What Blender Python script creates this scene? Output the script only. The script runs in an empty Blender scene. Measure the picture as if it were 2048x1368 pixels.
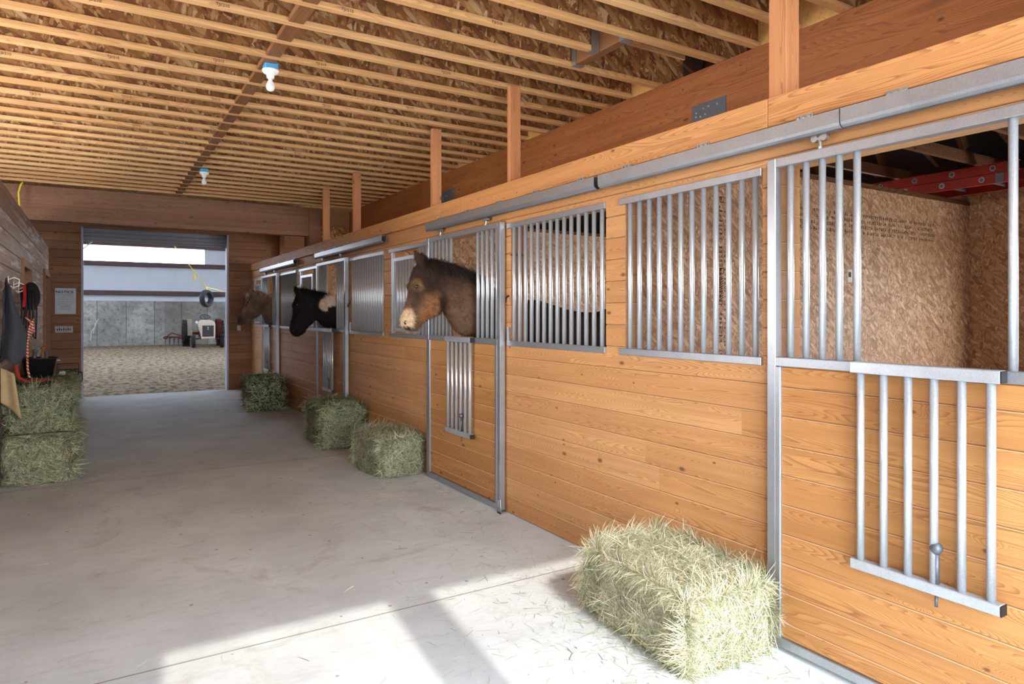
import bpy, bmesh, math, random
from mathutils import Vector, Matrix, noise
random.seed(7)
R = math.radians
S = bpy.context.scene
C = bpy.context.collection

# ------------------------------------------------------------------ camera, world, sun, exposure
F_PX, W_PX = 1350.0, 2048.0
YAW = math.atan(831 / 1350)
cam = bpy.data.cameras.new('camera'); cam_o = bpy.data.objects.new('camera', cam); C.objects.link(cam_o)
cam.sensor_width = 36; cam.lens = 36 * F_PX / W_PX
cam.shift_y = -56 / 2048
cam.clip_start = .05; cam.clip_end = 300
cam_o.location = (0, 0, 1.53)
cam_o.rotation_euler = (R(90), 0, -YAW)
S.camera = cam_o
S.view_settings.view_transform = 'Standard'
try: S.view_settings.look = 'None'
except Exception: pass
S.view_settings.gamma = 1
S.view_settings.exposure = 2.95
S.view_settings.use_curve_mapping = False

w = bpy.data.worlds.new('sky'); S.world = w; w.use_nodes = True
wn = w.node_tree.nodes; wl = w.node_tree.links; wn.clear()
wo = wn.new('ShaderNodeOutputWorld'); bg = wn.new('ShaderNodeBackground')
tc = wn.new('ShaderNodeTexCoord'); sp = wn.new('ShaderNodeSeparateXYZ'); cr = wn.new('ShaderNodeValToRGB')
wl.new(tc.outputs['Generated'], sp.inputs[0]); wl.new(sp.outputs[2], cr.inputs[0])
cr.color_ramp.elements[0].color = (1.0, .98, .96, 1); cr.color_ramp.elements[0].position = 0
cr.color_ramp.elements[1].color = (.62, .80, 1.0, 1); cr.color_ramp.elements[1].position = .7
wl.new(cr.outputs[0], bg.inputs[0]); bg.inputs[1].default_value = 2.35
wl.new(bg.outputs[0], wo.inputs[0])

sl = bpy.data.lights.new('sun', 'SUN'); sun = bpy.data.objects.new('sun', sl); C.objects.link(sun)
sl.energy = .55; sl.angle = R(.9); sl.color = (1, .96, .9)
el, az = R(40.1), math.atan(.11)
d = Vector((math.sin(az) * math.cos(el), math.cos(az) * math.cos(el), -math.sin(el)))
sun.rotation_euler = d.to_track_quat('-Z', 'Y').to_euler(); sun.location = (0, -6, 6)
def portal(x, y, z, sx, sz, rx, ry=0):
    l = bpy.data.lights.new('portal', 'AREA'); l.shape = 'RECTANGLE'; l.size = sx; l.size_y = sz
    l.cycles.is_portal = True
    o = bpy.data.objects.new('portal', l); C.objects.link(o); o.location = (x, y, z); o.rotation_euler = (rx, ry, 0)
portal(1.0, -.5, 1.6, 3.0, 3.3, R(90))
portal(-4.15, 4.2, 1.55, 3.2, 5.7, 0, R(-90))
for yo in (1.25, 4.45, 8.25, 12.05): portal(7.1, yo, 1.2, 2.5, 1.95, 0, R(90))

# ------------------------------------------------------------------ projection helper (measuring only)
CX, HY = 1024., 628.; sn, cs = math.sin(YAW), math.cos(YAW)
def atY(x, y, Y):
    u = (x - CX) / F_PX; t = Y / (cs - u * sn)
    return Vector((t * (sn + u * cs), Y, 1.53 + (HY - y) * t / F_PX))

# ------------------------------------------------------------------ material helpers
def srgb(r, g, b):
    f = lambda c: (c / 255 / 12.92) if c / 255 <= .04045 else ((c / 255 + .055) / 1.055) ** 2.4
    return (f(r), f(g), f(b), 1)
class NT:
    def __init__(s, name, rough=.6, metal=0, spec=.4):
        s.m = bpy.data.materials.new(name); s.m.use_nodes = True
        s.n = s.m.node_tree.nodes; s.l = s.m.node_tree.links
        s.b = s.n['Principled BSDF']; s.b.inputs['Roughness'].default_value = rough
        s.b.inputs['Metallic'].default_value = metal; s.b.inputs['Specular IOR Level'].default_value = spec
    def new(s, t, **k):
        n = s.n.new(t)
        for a, v in k.items(): setattr(n, a, v)
        return n
    def put(s, sock, v):
        if hasattr(v, 'is_output') or isinstance(v, bpy.types.NodeSocket): s.l.new(v, sock)
        elif v is not None: sock.default_value = v
    def math(s, op, a, b=None, c=None, clamp=False):
        n = s.new('ShaderNodeMath', operation=op, use_clamp=clamp)
        s.put(n.inputs[0], a); s.put(n.inputs[1], b)
        if c is not None: s.put(n.inputs[2], c)
        return n.outputs[0]
    def vmath(s, op, a, b=None):
        n = s.new('ShaderNodeVectorMath', operation=op); s.put(n.inputs[0], a)
        if b is not None: s.put(n.inputs[1], b)
        return n.outputs[0]
    def obj(s): return s.new('ShaderNodeTexCoord').outputs['Object']
    def mapping(s, v, scale=(1, 1, 1), rot=(0, 0, 0), loc=(0, 0, 0)):
        n = s.new('ShaderNodeMapping'); s.put(n.inputs[0], v)
        n.inputs['Scale'].default_value = scale; n.inputs['Rotation'].default_value = rot; n.inputs['Location'].default_value = loc
        return n.outputs[0]
    def noise(s, v, scale=5, detail=3, rough=.5, dist=0, out=0):
        n = s.new('ShaderNodeTexNoise'); s.put(n.inputs['Vector'], v)
        n.inputs['Scale'].default_value = scale; n.inputs['Detail'].default_value = detail
        n.inputs['Roughness'].default_value = rough; n.inputs['Distortion'].default_value = dist
        return n.outputs[out]
    def vor(s, v, scale=5, out='Color', rnd=1, feat='F1'):
        n = s.new('ShaderNodeTexVoronoi', feature=feat); s.put(n.inputs['Vector'], v)
        n.inputs['Scale'].default_value = scale; n.inputs['Randomness'].default_value = rnd
        return n.outputs[out]
    def ramp(s, f, stops):
        n = s.new('ShaderNodeValToRGB'); s.put(n.inputs[0], f); e = n.color_ramp.elements
        while len(e) < len(stops): e.new(.5)
        for i, (p, c) in enumerate(stops): e[i].position = p; e[i].color = c if len(c) == 4 else (*c, 1)
        return n.outputs[0]
    def mix(s, f, a, b, mode='MIX'):
        n = s.new('ShaderNodeMix', data_type='RGBA', blend_type=mode)
        s.put(n.inputs[0], f); s.put(n.inputs[6], a); s.put(n.inputs[7], b)
        return n.outputs[2]
    def rand(s): return s.new('ShaderNodeObjectInfo').outputs['Random']
    def sep(s, v):
        n = s.new('ShaderNodeSeparateXYZ'); s.put(n.inputs[0], v); return n.outputs
    def comb(s, x, y, z):
        n = s.new('ShaderNodeCombineXYZ')
        for i, v in enumerate((x, y, z)): s.put(n.inputs[i], v)
        return n.outputs[0]
    def white(s, v, dims='3D', out='Value'):
        n = s.new('ShaderNodeTexWhiteNoise', noise_dimensions=dims)
        s.put(n.inputs['W' if dims == '1D' else 'Vector'], v); return n.outputs[out]
    def bump(s, h, st=.3, dist=.01):
        n = s.new('ShaderNodeBump'); n.inputs['Strength'].default_value = st; n.inputs['Distance'].default_value = dist
        s.put(n.inputs['Height'], h); s.l.new(n.outputs[0], s.b.inputs['Normal'])
    def col(s, v): s.put(s.b.inputs['Base Color'], v); return s.m
    def rough(s, v): s.put(s.b.inputs['Roughness'], v)

def wood(name, light, mid, dark, axis='Y', board=None, butt=None, wear=None, rings=55, rough=.55, contrast=1.0, knots=True, spec=.35, seam=None):
    """grain runs along `axis`; boards stacked in Z (height `board`) get their own grain and tone"""
    t = NT(name, rough, spec=spec); p = t.obj(); x, y, z = t.sep(p)
    r = t.rand()
    if board:
        bi = t.math('FLOOR', t.math('DIVIDE', z, board)); along = {'X': x, 'Y': y, 'Z': z}[axis]
        ci = 0
        if butt: ci = t.math('FLOOR', t.math('ADD', t.math('DIVIDE', along, butt), t.math('MULTIPLY', t.white(bi, '1D'), 7.3)))
        key = t.comb(bi, ci, t.math('MULTIPLY', r, 50))
    else: key = t.comb(t.math('MULTIPLY', r, 91), 3.3, 1.7)
    wc = t.white(key, '3D', 'Color'); wv = t.white(key)
    off = t.vmath('MULTIPLY', wc, (37, 41, 43))
    q = t.vmath('ADD', p, off)
    sc = {'X': (.34, 6, 6), 'Y': (6, .34, 6), 'Z': (6, 6, .34)}[axis]
    low = t.noise(t.mapping(q, sc), 1.0, 2, .45, .25)
    if knots:
        al = {'X': 0, 'Y': 1, 'Z': 2}[axis]; qs = t.sep(q); cr_ = t.math('ADD', qs[0], qs[1]) if axis == 'Z' else qs[2]
        kv = t.new('ShaderNodeTexVoronoi', voronoi_dimensions='2D'); t.put(kv.inputs['Vector'], t.comb(t.math('MULTIPLY', qs[al], 2.3), t.math('MULTIPLY', cr_, 4.4), 0)); kv.inputs['Scale'].default_value = 1
        kd = t.math('ADD', kv.outputs['Distance'], t.math('MULTIPLY', t.math('SUBTRACT', t.noise(p, 90, 2), .5), .02))
        kc = t.sep(kv.outputs['Color']); has = t.math('LESS_THAN', kc[0], .62)
        low = t.math('ADD', low, t.math('MULTIPLY', has, t.math('MULTIPLY', t.math('SUBTRACT', 1, t.math('MULTIPLY', kd, 4.5), clamp=True), .09)))
        ks_ = t.math('MULTIPLY_ADD', kc[1], .035, .018)
        k1 = t.math('MULTIPLY', has, t.math('SUBTRACT', 1, t.math('DIVIDE', t.math('SUBTRACT', kd, t.math('MULTIPLY', ks_, .6), clamp=True), t.math('MULTIPLY', ks_, .9)), clamp=True), clamp=True)
    ph = t.math('MULTIPLY', low, rings * 2.5)
    saw = t.math('FRACT', ph)
    ring = t.math('POWER', saw, 2.6)
    ring = t.math('MULTIPLY', ring, t.math('SUBTRACT', 1, t.math('POWER', saw, 26)))
    fs = {'X': (3, 190, 190), 'Y': (190, 3, 190), 'Z': (190, 190, 3)}[axis]
    fib = t.noise(t.mapping(q, fs), 1, 3, .65)
    str_ = t.noise(t.mapping(q, {'X': (.8, 24, 24), 'Y': (24, .8, 24), 'Z': (24, 24, .8)}[axis]), 1, 2, .5)
    fac = t.math('ADD', t.math('MULTIPLY', t.math('MULTIPLY', ring, t.math('MULTIPLY_ADD', str_, 1.0, .2)), 1.05 * contrast), t.math('MULTIPLY', t.math('SUBTRACT', fib, .42), .55), clamp=True)
    c1 = t.mix(wv, light, mid)
    c1 = t.mix(t.math('MULTIPLY', t.math('SUBTRACT', str_, .4, clamp=True), 1.3, clamp=True), c1, t.mix(.4, mid, dark))
    c = t.mix(fac, c1, dark)
    if knots:
        c = t.mix(t.math('MULTIPLY', k1, .92), c, t.mix(t.math('GREATER_THAN', k1, .8), t.mix(.3, dark, (.02, .008, .003, 1)), t.mix(.6, dark, (.05, .02, .008, 1))))
    lar = t.noise(p, .7, 2)
    c = t.mix(t.math('MULTIPLY', t.math('SUBTRACT', lar, .35, clamp=True), .7), c, t.mix(.5, mid, dark))
    if wear:
        wv2 = t.noise(t.mapping(q, sc), 1.6, 5, .7)
        c = t.mix(t.ramp(wv2, [(.50, (0, 0, 0)), (.64, (.85, .85, .85))]), c, wear)
    if seam and board:
        zf = t.math('MULTIPLY', t.math('FRACT', t.math('DIVIDE', z, board)), board)
        c = t.mix(t.math('MULTIPLY', t.math('GREATER_THAN', zf, board - .0038), .62), c, seam)
        c = t.mix(t.math('MULTIPLY', t.math('LESS_THAN', zf, .0026), .75), c, (.03, .014, .006, 1))
    t.bump(t.math('ADD', t.math('MULTIPLY', fib, .5), t.math('MULTIPLY', ring, .5)), .18, .002)
    t.rough(t.math('MULTIPLY_ADD', fib, .25, rough - .12))
    return t.col(c)

def osb(name, normal='Y', cs_=((112, 70, 38), (158, 108, 62), (190, 143, 92), (205, 165, 112), (232, 202, 156)), fs_=1.0):
    t = NT(name, .62, spec=.35); p = t.vmath('ADD', t.obj(), t.comb(t.math('MULTIPLY', t.rand(), 33), 0, 0))
    cols = [(q, srgb(*c_)) for q, c_ in zip((0, .18, .45, .75, 1), cs_)]
    out = None
    for i, (a, s) in enumerate((a_, s_ * fs_) for a_, s_ in ((25, 1.0), (-48, 1.15), (75, .9), (-8, 1.3), (50, .8))):
        if normal == 'Y': q = t.mapping(t.mapping(p, rot=(0, R(a), 0)), (38 * s, 2, 11 * s), loc=(i * 7.1, i, 0))
        elif normal == 'X': q = t.mapping(t.mapping(p, rot=(R(a), 0, 0)), (2, 38 * s, 11 * s), loc=(i, i * 7.1, 0))
        else: q = t.mapping(t.mapping(p, rot=(0, 0, R(a))), (38 * s, 11 * s, 2), loc=(i * 7.1, i, 0))
        v = t.new('ShaderNodeTexVoronoi'); t.put(v.inputs['Vector'], q); v.inputs['Scale'].default_value = 1
        ch = t.sep(v.outputs['Color'])
        c = t.ramp(ch[0], cols)
        ds = t.math('MULTIPLY', t.math('GREATER_THAN', v.outputs['Distance'], .62), .45)
        c = t.mix(ds, c, srgb(80, 45, 22))
        if out is None: out = c
        else: out = t.mix(t.math('GREATER_THAN', ch[1], .55), out, c)
    fine = t.noise(p, 260, 2); out = t.mix(t.math('MULTIPLY', fine, .35), out, srgb(120, 80, 45))
    lar = t.noise(p, 1.1, 3); out = t.mix(t.ramp(lar, [(.4, (0, 0, 0)), (.75, (.45, .45, .45))]), out, srgb(150, 100, 60))
    t.bump(t.sep(out)[0], .25, .003)
    return t.col(out)

def metal(name, c=(150, 156, 162), rough=.36, metallic=.85):
    t = NT(name, rough, metallic); p = t.obj()
    v = t.sep(t.vor(p, 220, 'Color'))[0]; n = t.noise(p, 14, 4, .6)
    f = t.math('ADD', t.math('MULTIPLY', v, .35), t.math('MULTIPLY', n, .65))
    a = srgb(*[int(k * .9) for k in c]); b = srgb(*[min(255, int(k * 1.08)) for k in c])
    t.rough(t.math('MULTIPLY_ADD', n, .16, rough - .08))
    return t.col(t.mix(f, a, b))

def plain(name, c, rough=.6, metallic=0, var=.12, scale=12, bump=0, spec=.4):
    t = NT(name, rough, metallic, spec); p = t.obj()
    n = t.noise(p, scale, 4, .6)
    a = srgb(*[max(0, int(k * (1 - var))) for k in c]); b = srgb(*[min(255, int(k * (1 + var))) for k in c])
    if bump: t.bump(n, bump, .005)
    return t.col(t.mix(n, a, b))

M = {}
M['wall'] = wood('stained_wall_boards', srgb(210, 160, 108), srgb(192, 139, 88), srgb(126, 78, 42), 'Y', .133, 2.9, seam=srgb(226, 186, 146))
M['wallx'] = wood('stained_end_wall_boards', srgb(172, 122, 84), srgb(146, 100, 68), srgb(88, 54, 36), 'X', .15, 2.4, wear=None, seam=srgb(150, 116, 92))
M['wallgrey'] = wood('weathered_boards', srgb(182, 154, 136), srgb(160, 132, 114), srgb(104, 78, 64), 'Y', .165, 2.6, wear=srgb(220, 214, 208), seam=srgb(60, 44, 36))
M['header'] = wood('header_wood', srgb(214, 156, 100), srgb(196, 136, 82), srgb(126, 76, 42), 'Y', rings=26, knots=True)
M['door'] = wood('door_boards', srgb(194, 142, 86), srgb(176, 123, 70), srgb(114, 68, 34), 'Y', .133, 3.9, rings=48, seam=srgb(226, 186, 146))
M['beam'] = wood('glulam_stained', srgb(158, 98, 52), srgb(138, 80, 40), srgb(86, 46, 21), 'Y', .135, 3.1, rings=22, contrast=.9)
M['beamx'] = wood('cross_beam_wood', srgb(152, 110, 82), srgb(134, 94, 68), srgb(84, 54, 36), 'X', .16, 5, rings=30)
M['post'] = wood('post_wood', srgb(206, 144, 100), srgb(190, 128, 84), srgb(136, 84, 54), 'Z', rings=40)
M['flange'] = wood('joist_flange_wood', srgb(230, 184, 130), srgb(216, 166, 110), srgb(152, 100, 58), 'X', rings=20, knots=False, contrast=.8)
M['block'] = wood('blocking_wood', srgb(150, 104, 66), srgb(132, 86, 52), srgb(90, 54, 32), 'Y', rings=20, knots=False)
M['rawx'] = wood('raw_lumber', srgb(170, 128, 90), srgb(150, 108, 74), srgb(104, 70, 44), 'X', rings=24)
M['rawdark'] = wood('truss_lumber', srgb(112, 78, 54), srgb(96, 66, 46), srgb(60, 40, 28), 'X', rings=24, rough=.9, spec=.08)
M['osb'] = osb('strand_board', 'Y', ((92, 54, 30), (134, 86, 48), (166, 114, 68), (186, 138, 88), (226, 192, 142)))
PC = ((156, 112, 82), (188, 144, 108), (204, 164, 126), (212, 174, 136), (232, 200, 166))
M['osbp'] = osb('strand_board_partition', 'Y', PC, 1.25)
M['osbx'] = osb('strand_board_back', 'X', PC, 1.2)
M['osbz'] = osb('strand_board_deck', 'Z')
M['lsl'] = wood('laminated_strand_lumber', srgb(206, 160, 96), srgb(196, 148, 88), srgb(160, 112, 60), 'X', rings=10, knots=False)
M['galv'] = metal('galvanised_steel', (184, 189, 196), .32, .55)
M['galvd'] = metal('dull_galvanised_steel', (168, 173, 180), .38, .8)
M['zinc'] = metal('zinc_fittings', (176, 178, 180), .4, .9)
M['plate'] = metal('grey_steel_plate', (98, 102, 110), .5, .6)
M['ink'] = plain('black_stamp_ink', (52, 36, 26), .8)
M['black'] = plain('black_rubber', (26, 26, 29), .55, bump=.2)
M['blackcloth'] = plain('black_cloth', (30, 30, 33), .9, scale=40)
M['white'] = plain('white_porcelain', (232, 232, 230), .25, var=.03)
M['blue'] = plain('blue_plastic', (60, 158, 210), .4, var=.06)
M['yellow'] = plain('yellow_rope_fibre', (222, 200, 60), .8)
M['felt'] = plain('charcoal_felt', (62, 66, 74), .95, scale=30, bump=.3)
M['tan'] = plain('tan_suede', (176, 156, 116), .9, bump=.2)
M['red'] = plain('red_webbing', (190, 44, 40), .8)
M['roof'] = plain('dark_roof_underlay', (40, 30, 26), .9)
M['redpaint'] = plain('red_fibreglass', (140, 38, 28), .55, var=.3, scale=6)

# concrete floor with control joints
J1, J2 = 3.28, 7.22
t = NT('concrete_floor', .75, spec=.3); p = t.obj(); x, y, z = t.sep(p)
n1 = t.noise(p, 1.3, 5, .62, .4); n2 = t.noise(p, 42, 3, .6); st = t.noise(t.mapping(p, (1, 1, 1), loc=(5, 2, 0)), 2.6, 6, .7, 1.2)
st2 = t.noise(t.mapping(p, (3, 14, 1)), 1.5, 5, .65, .4)
c = t.ramp(n1, [(.3, srgb(188, 192, 192)), (.7, srgb(214, 219, 218))])
c = t.mix(t.math('MULTIPLY', n2, .22), c, srgb(140, 128, 116))
c = t.mix(t.ramp(st, [(.56, (0, 0, 0)), (.72, (.55, .55, .55))]), c, srgb(160, 150, 138))
c = t.mix(t.ramp(st2, [(.52, (0, 0, 0)), (.8, (.4, .4, .4))]), c, srgb(156, 148, 140))
sp_ = t.vor(t.mapping(p, (1, 1, 1)), 5, 'Distance')
c = t.mix(t.math('MULTIPLY', t.math('LESS_THAN', sp_, .055), .55), c, srgb(88, 72, 58))
jy = t.math('MINIMUM', t.math('ABSOLUTE', t.math('SUBTRACT', y, J1)), t.math('MINIMUM', t.math('ABSOLUTE', t.math('SUBTRACT', y, J2)), t.math('ABSOLUTE', t.math('SUBTRACT', y, 2 * J2 - J1))))
jl = t.math('LESS_THAN', t.math('ADD', jy, t.math('MULTIPLY', n2, .003)), .0065)
c = t.mix(t.math('MULTIPLY', jl, .75), c, srgb(112, 100, 88))
t.bump(t.math('SUBTRACT', n2, t.math('MULTIPLY', jl, 2)), .12, .004)
M['floor'] = t.col(c)
t = NT('arena_sand', .95, spec=.1); p = t.obj()
n1 = t.noise(t.mapping(p, (7.5, 3.0, 1)), 1.0, 5, .7, .5); n2 = t.noise(p, 6, 4, .7)
c = t.ramp(n1, [(.42, srgb(112, 92, 74)), (.5, srgb(170, 150, 126)), (.7, srgb(196, 178, 152))])
c = t.mix(t.math('MULTIPLY', n2, .3), c, srgb(150, 132, 110)); t.bump(n1, 1.0, .25); M['sand'] = t.col(c)
t = NT('poured_concrete', .85, spec=.2); p = t.obj(); x, y, z = t.sep(p)
n1 = t.noise(p, .9, 6, .65); n2 = t.noise(p, 5, 5, .7); pi_ = t.math('FLOOR', t.math('DIVIDE', x, 1.22))
c = t.ramp(n1, [(.35, srgb(140, 140, 136)), (.65, srgb(188, 190, 186))])
c = t.mix(t.math('MULTIPLY', t.white(pi_, '1D'), .5), c, srgb(112, 108, 102))
c = t.mix(t.ramp(n2, [(.46, (0, 0, 0)), (.66, (.7, .7, .7))]), c, srgb(112, 106, 98))
fx = t.math('LESS_THAN', t.math('MODULO', t.math('ADD', x, 61), 1.22), .035); c = t.mix(t.math('MULTIPLY', fx, .6), c, srgb(70, 66, 62))
dx = t.math('SUBTRACT', t.math('MODULO', t.math('ADD', x, 61), .61), .3); dz = t.math('SUBTRACT', t.math('MODULO', z, .5), .25)
dd = t.math('ADD', t.math('MULTIPLY', dx, dx), t.math('MULTIPLY', dz, dz)); c = t.mix(t.math('MULTIPLY', t.math('LESS_THAN', dd, .0015), .45), c, srgb(60, 56, 52)); c = t.mix(t.math('MULTIPLY', t.math('GREATER_THAN', x, 2.9), .35), c, srgb(100, 90, 82))
M['concrete'] = t.col(c)
M['panel'] = plain('white_metal_panel', (200, 205, 214), .5, var=.03, scale=1)
M['darksteel'] = plain('dark_red_steel', (84, 62, 64), .6)
M['rolldoor'] = plain('grey_blue_door_slats', (150, 156, 170), .5)
M['frame'] = plain('light_steel_jamb', (168, 172, 190), .5)
t = NT('translucent_panel', .5); tr = t.new('ShaderNodeBsdfTranslucent'); tr.inputs[0].default_value = (.95, .97, 1, 1)
mx = t.new('ShaderNodeMixShader'); mx.inputs[0].default_value = .3; tp = t.new('ShaderNodeBsdfTransparent')
t.l.new(tp.outputs[0], mx.inputs[2]); t.l.new(tr.outputs[0], mx.inputs[1]); t.l.new(mx.outputs[0], t.n['Material Output'].inputs[0])
M['skylight'] = t.m
t = NT('hay_strands', .8, spec=.2); a = t.new('ShaderNodeAttribute', attribute_name='Col'); t.col(a.outputs['Color']); M['hay'] = t.m
t = NT('horse_coat', .8, spec=.15); a = t.new('ShaderNodeAttribute', attribute_name='Col'); p = t.obj()
nf = t.noise(t.mapping(p, (1.5, 1, .8)), 90, 4, .7, .5); c = t.mix(t.math('MULTIPLY', nf, .35), a.outputs['Color'], (.005, .004, .003, 1))
t.bump(nf, .6, .012); t.col(c); M['coat'] = t.m

# ------------------------------------------------------------------ mesh helpers
def obj(name, bm, m=None, parent=None, smooth=False):
    me = bpy.data.meshes.new(name)
    if isinstance(bm, bmesh.types.BMesh):
        bm.normal_update(); bm.to_mesh(me); bm.free()
    else: me = bm
    if smooth:
        for pl in me.polygons: pl.use_smooth = True
    if m is not None and not me.materials: me.materials.append(M[m] if isinstance(m, str) else m)
    o = bpy.data.objects.new(name, me); C.objects.link(o)
    if parent is not None: o.parent = parent
    return o
def tag(o, label, cat, group=None, kind=None):
    if label: o['label'] = label
    if cat: o['category'] = cat
    if group: o['group'] = group
    if kind: o['kind'] = kind
    return o
def thing(name, loc, label, cat, group=None, rz=0):
    o = bpy.data.objects.new(name, None); o.empty_display_size = .1; C.objects.link(o)
    o.location = loc; o.rotation_euler = (0, 0, rz); return tag(o, label, cat, group)
def struct(name, bm, m, parent=None):
    o = obj(name, bm, m, parent)
    if parent is None: o['kind'] = 'structure'
    return o
def B(): return bmesh.new()
def box(bm, x0, x1, y0, y1, z0, z1, mi=0):
    v = [bm.verts.new((x, y, z)) for x in (x0, x1) for y in (y0, y1) for z in (z0, z1)]
    for f in ((0, 1, 3, 2), (4, 6, 7, 5), (0, 4, 5, 1), (2, 3, 7, 6), (0, 2, 6, 4), (1, 5, 7, 3)):
        bm.faces.new([v[i] for i in f]).material_index = mi
    return v
def bbox(x0, x1, y0, y1, z0, z1, bev=.002):
    bm = B(); box(bm, x0, x1, y0, y1, z0, z1)
    if bev: bmesh.ops.bevel(bm, geom=bm.edges[:], offset=bev, segments=1, affect='EDGES')
    return bm
def frame_of(d):
    d = d.normalized(); a = Vector((0, 0, 1)) if abs(d.z) < .9 else Vector((1, 0, 0))
    u = d.cross(a).normalized(); return u, u.cross(d).normalized()
def tube(bm, pts, r, n=10, cap=True):
    pts = [Vector(p) for p in pts]; rings = []; u = None
    for i, p in enumerate(pts):
        d = (pts[min(i + 1, len(pts) - 1)] - pts[max(i - 1, 0)])
        if u is None: u, v = frame_of(d)
        else:
            d.normalize(); u = (u - d * u.dot(d)).normalized(); v = u.cross(d).normalized()
        rr = r[i] if isinstance(r, (list, tuple)) else r
        rings.append([bm.verts.new(p + (u * math.cos(2 * math.pi * k / n) + v * math.sin(2 * math.pi * k / n)) * rr) for k in range(n)])
    for a, b in zip(rings, rings[1:]):
        for k in range(n): bm.faces.new((a[k], a[(k + 1) % n], b[(k + 1) % n], b[k]))
    if cap:
        try: bm.faces.new(rings[0][::-1]); bm.faces.new(rings[-1])
        except ValueError: pass
    return rings
def lathe(bm, prof, n=24, axis='Z', c=(0, 0, 0)):
    rings = []
    for r, h in prof:
        ring = []
        for k in range(n):
            a = 2 * math.pi * k / n; q = (r * math.cos(a), r * math.sin(a), h)
            if axis == 'Y': q = (q[0], q[2], q[1])
            if axis == 'X': q = (q[2], q[0], q[1])
            ring.append(bm.verts.new(Vector(q) + Vector(c)))
        rings.append(ring)
    for a, b in zip(rings, rings[1:]):
        for k in range(n): bm.faces.new((a[k], a[(k + 1) % n], b[(k + 1) % n], b[k]))
    for rr, rev in ((rings[0], True), (rings[-1], False)):
        try: bm.faces.new(rr[::-1] if rev else rr)
        except ValueError: pass
    bmesh.ops.recalc_face_normals(bm, faces=bm.faces[:])
def ring(bm, c, r, w_, axis='X', n=16):
    c = Vector(c); f = {'X': lambda a, b: Vector((0, a, b)), 'Y': lambda a, b: Vector((a, 0, b)), 'Z': lambda a, b: Vector((a, b, 0))}[axis]
    tube(bm, [c + f(r * math.cos(2 * math.pi * k / n), r * math.sin(2 * math.pi * k / n)) for k in range(n + 1)], w_, 6)
def prism(bm, prof, a, b, axis='Y'):
    """profile in the plane across `axis`, extruded a..b"""
    def P(u, v, s): return {'Y': (u, s, v), 'X': (s, u, v), 'Z': (u, v, s)}[axis]
    A = [bm.verts.new(P(u, v, a)) for u, v in prof]; Bv = [bm.verts.new(P(u, v, b)) for u, v in prof]; n = len(prof)
    for k in range(n): bm.faces.new((A[k], A[(k + 1) % n], Bv[(k + 1) % n], Bv[k]))
    bm.faces.new(A[::-1]); bm.faces.new(Bv); bmesh.ops.recalc_face_normals(bm, faces=bm.faces[:])
def dup(root, loc=None, label=None, name=None):
    r = root.copy(); C.objects.link(r)
    if loc is not None: r.location = loc
    if label: r['label'] = label
    for ch in list(root.children):
        c_ = ch.copy(); C.objects.link(c_); c_.parent = r
        for g in list(ch.children):
            e = g.copy(); C.objects.link(e); e.parent = c_
    return r
def text_mesh(body, size, depth=.0006, bold=0):
    cu = bpy.data.curves.new('t', 'FONT'); cu.body = body; cu.size = size; cu.extrude = depth; cu.resolution_u = 2; cu.offset = size * bold
    o = bpy.data.objects.new('t', cu); C.objects.link(o)
    bpy.context.view_layer.update()
    me = bpy.data.meshes.new_from_object(o.evaluated_get(bpy.context.evaluated_depsgraph_get()))
    bpy.data.objects.remove(o); bpy.data.curves.remove(cu); return me

# ------------------------------------------------------------------ setting: boards with openings
BH = .133
def board_wall(bm, u0, u1, z0, z1, openings, place, h=BH, depth=.14, ch=.007):
    """courses of boards; place(u, dpt, z) -> point; front face at dpt 0"""
    zs = {z0, z1}
    k = math.floor(z0 / h)
    while k * h < z1:
        if z0 < k * h < z1: zs.add(round(k * h, 5))
        k += 1
    cour = set(zs)
    for (a, b, c_, d_) in openings:
        for q in (c_, d_):
            if z0 < q < z1: zs.add(q)
    zs = sorted(zs)
    for za, zb in zip(zs, zs[1:]):
        if zb - za < 1e-4: continue
        mid = (za + zb) / 2; segs = [(u0, u1)]
        for (a, b, c_, d_) in openings:
            if c_ < mid < d_:
                ns = []
                for s0, s1 in segs:
                    if b <= s0 or a >= s1: ns.append((s0, s1)); continue
                    if a > s0: ns.append((s0, a))
                    if b < s1: ns.append((b, s1))
                segs = ns
        ct = ch if any(abs(zb - q) < 1e-4 for q in cour) else 0
        cb = ch if any(abs(za - q) < 1e-4 for q in cour) else 0
        for s0, s1 in segs:
            if s1 - s0 < .005: continue
            prof = [(depth, za), (cb, za), (0, za + cb * .9), (0, zb - ct * .9), (ct, zb), (depth, zb)]
            A = [bm.verts.new(place(s0, q[0], q[1])) for q in prof]; Z = [bm.verts.new(place(s1, q[0], q[1])) for q in prof]
            n = len(prof)
            for k in range(n):
                try: bm.faces.new((A[k], A[(k + 1) % n], Z[(k + 1) % n], Z[k]))
                except ValueError: pass
            bm.faces.new(A[::-1]); bm.faces.new(Z)
    bmesh.ops.remove_doubles(bm, verts=bm.verts[:], dist=1e-6)
    bmesh.ops.recalc_face_normals(bm, faces=bm.faces[:])

DOORS = [(.70, 2.04), (4.465, 5.82), (8.26, 9.57), (12.03, 13.31)]
WB = [(3.27, 4.40), (7.08, 8.19), (10.90, 11.96)]
WA = [(2.11, 3.09), (5.88, 6.86), (9.64, 10.66), (13.40, 14.25)]
ops = [(a + .05, b - .03, -.1, 2.215) for a, b in DOORS] + [(a, b, 1.305, 2.205) for a, b in WB + WA]
FARY = 14.6
bm = B(); board_wall(bm, -.3, FARY, 0, 2.535, ops, lambda u, dd, z: (2.70 + dd, u, z)); struct('wall_right', bm, 'wall')
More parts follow.
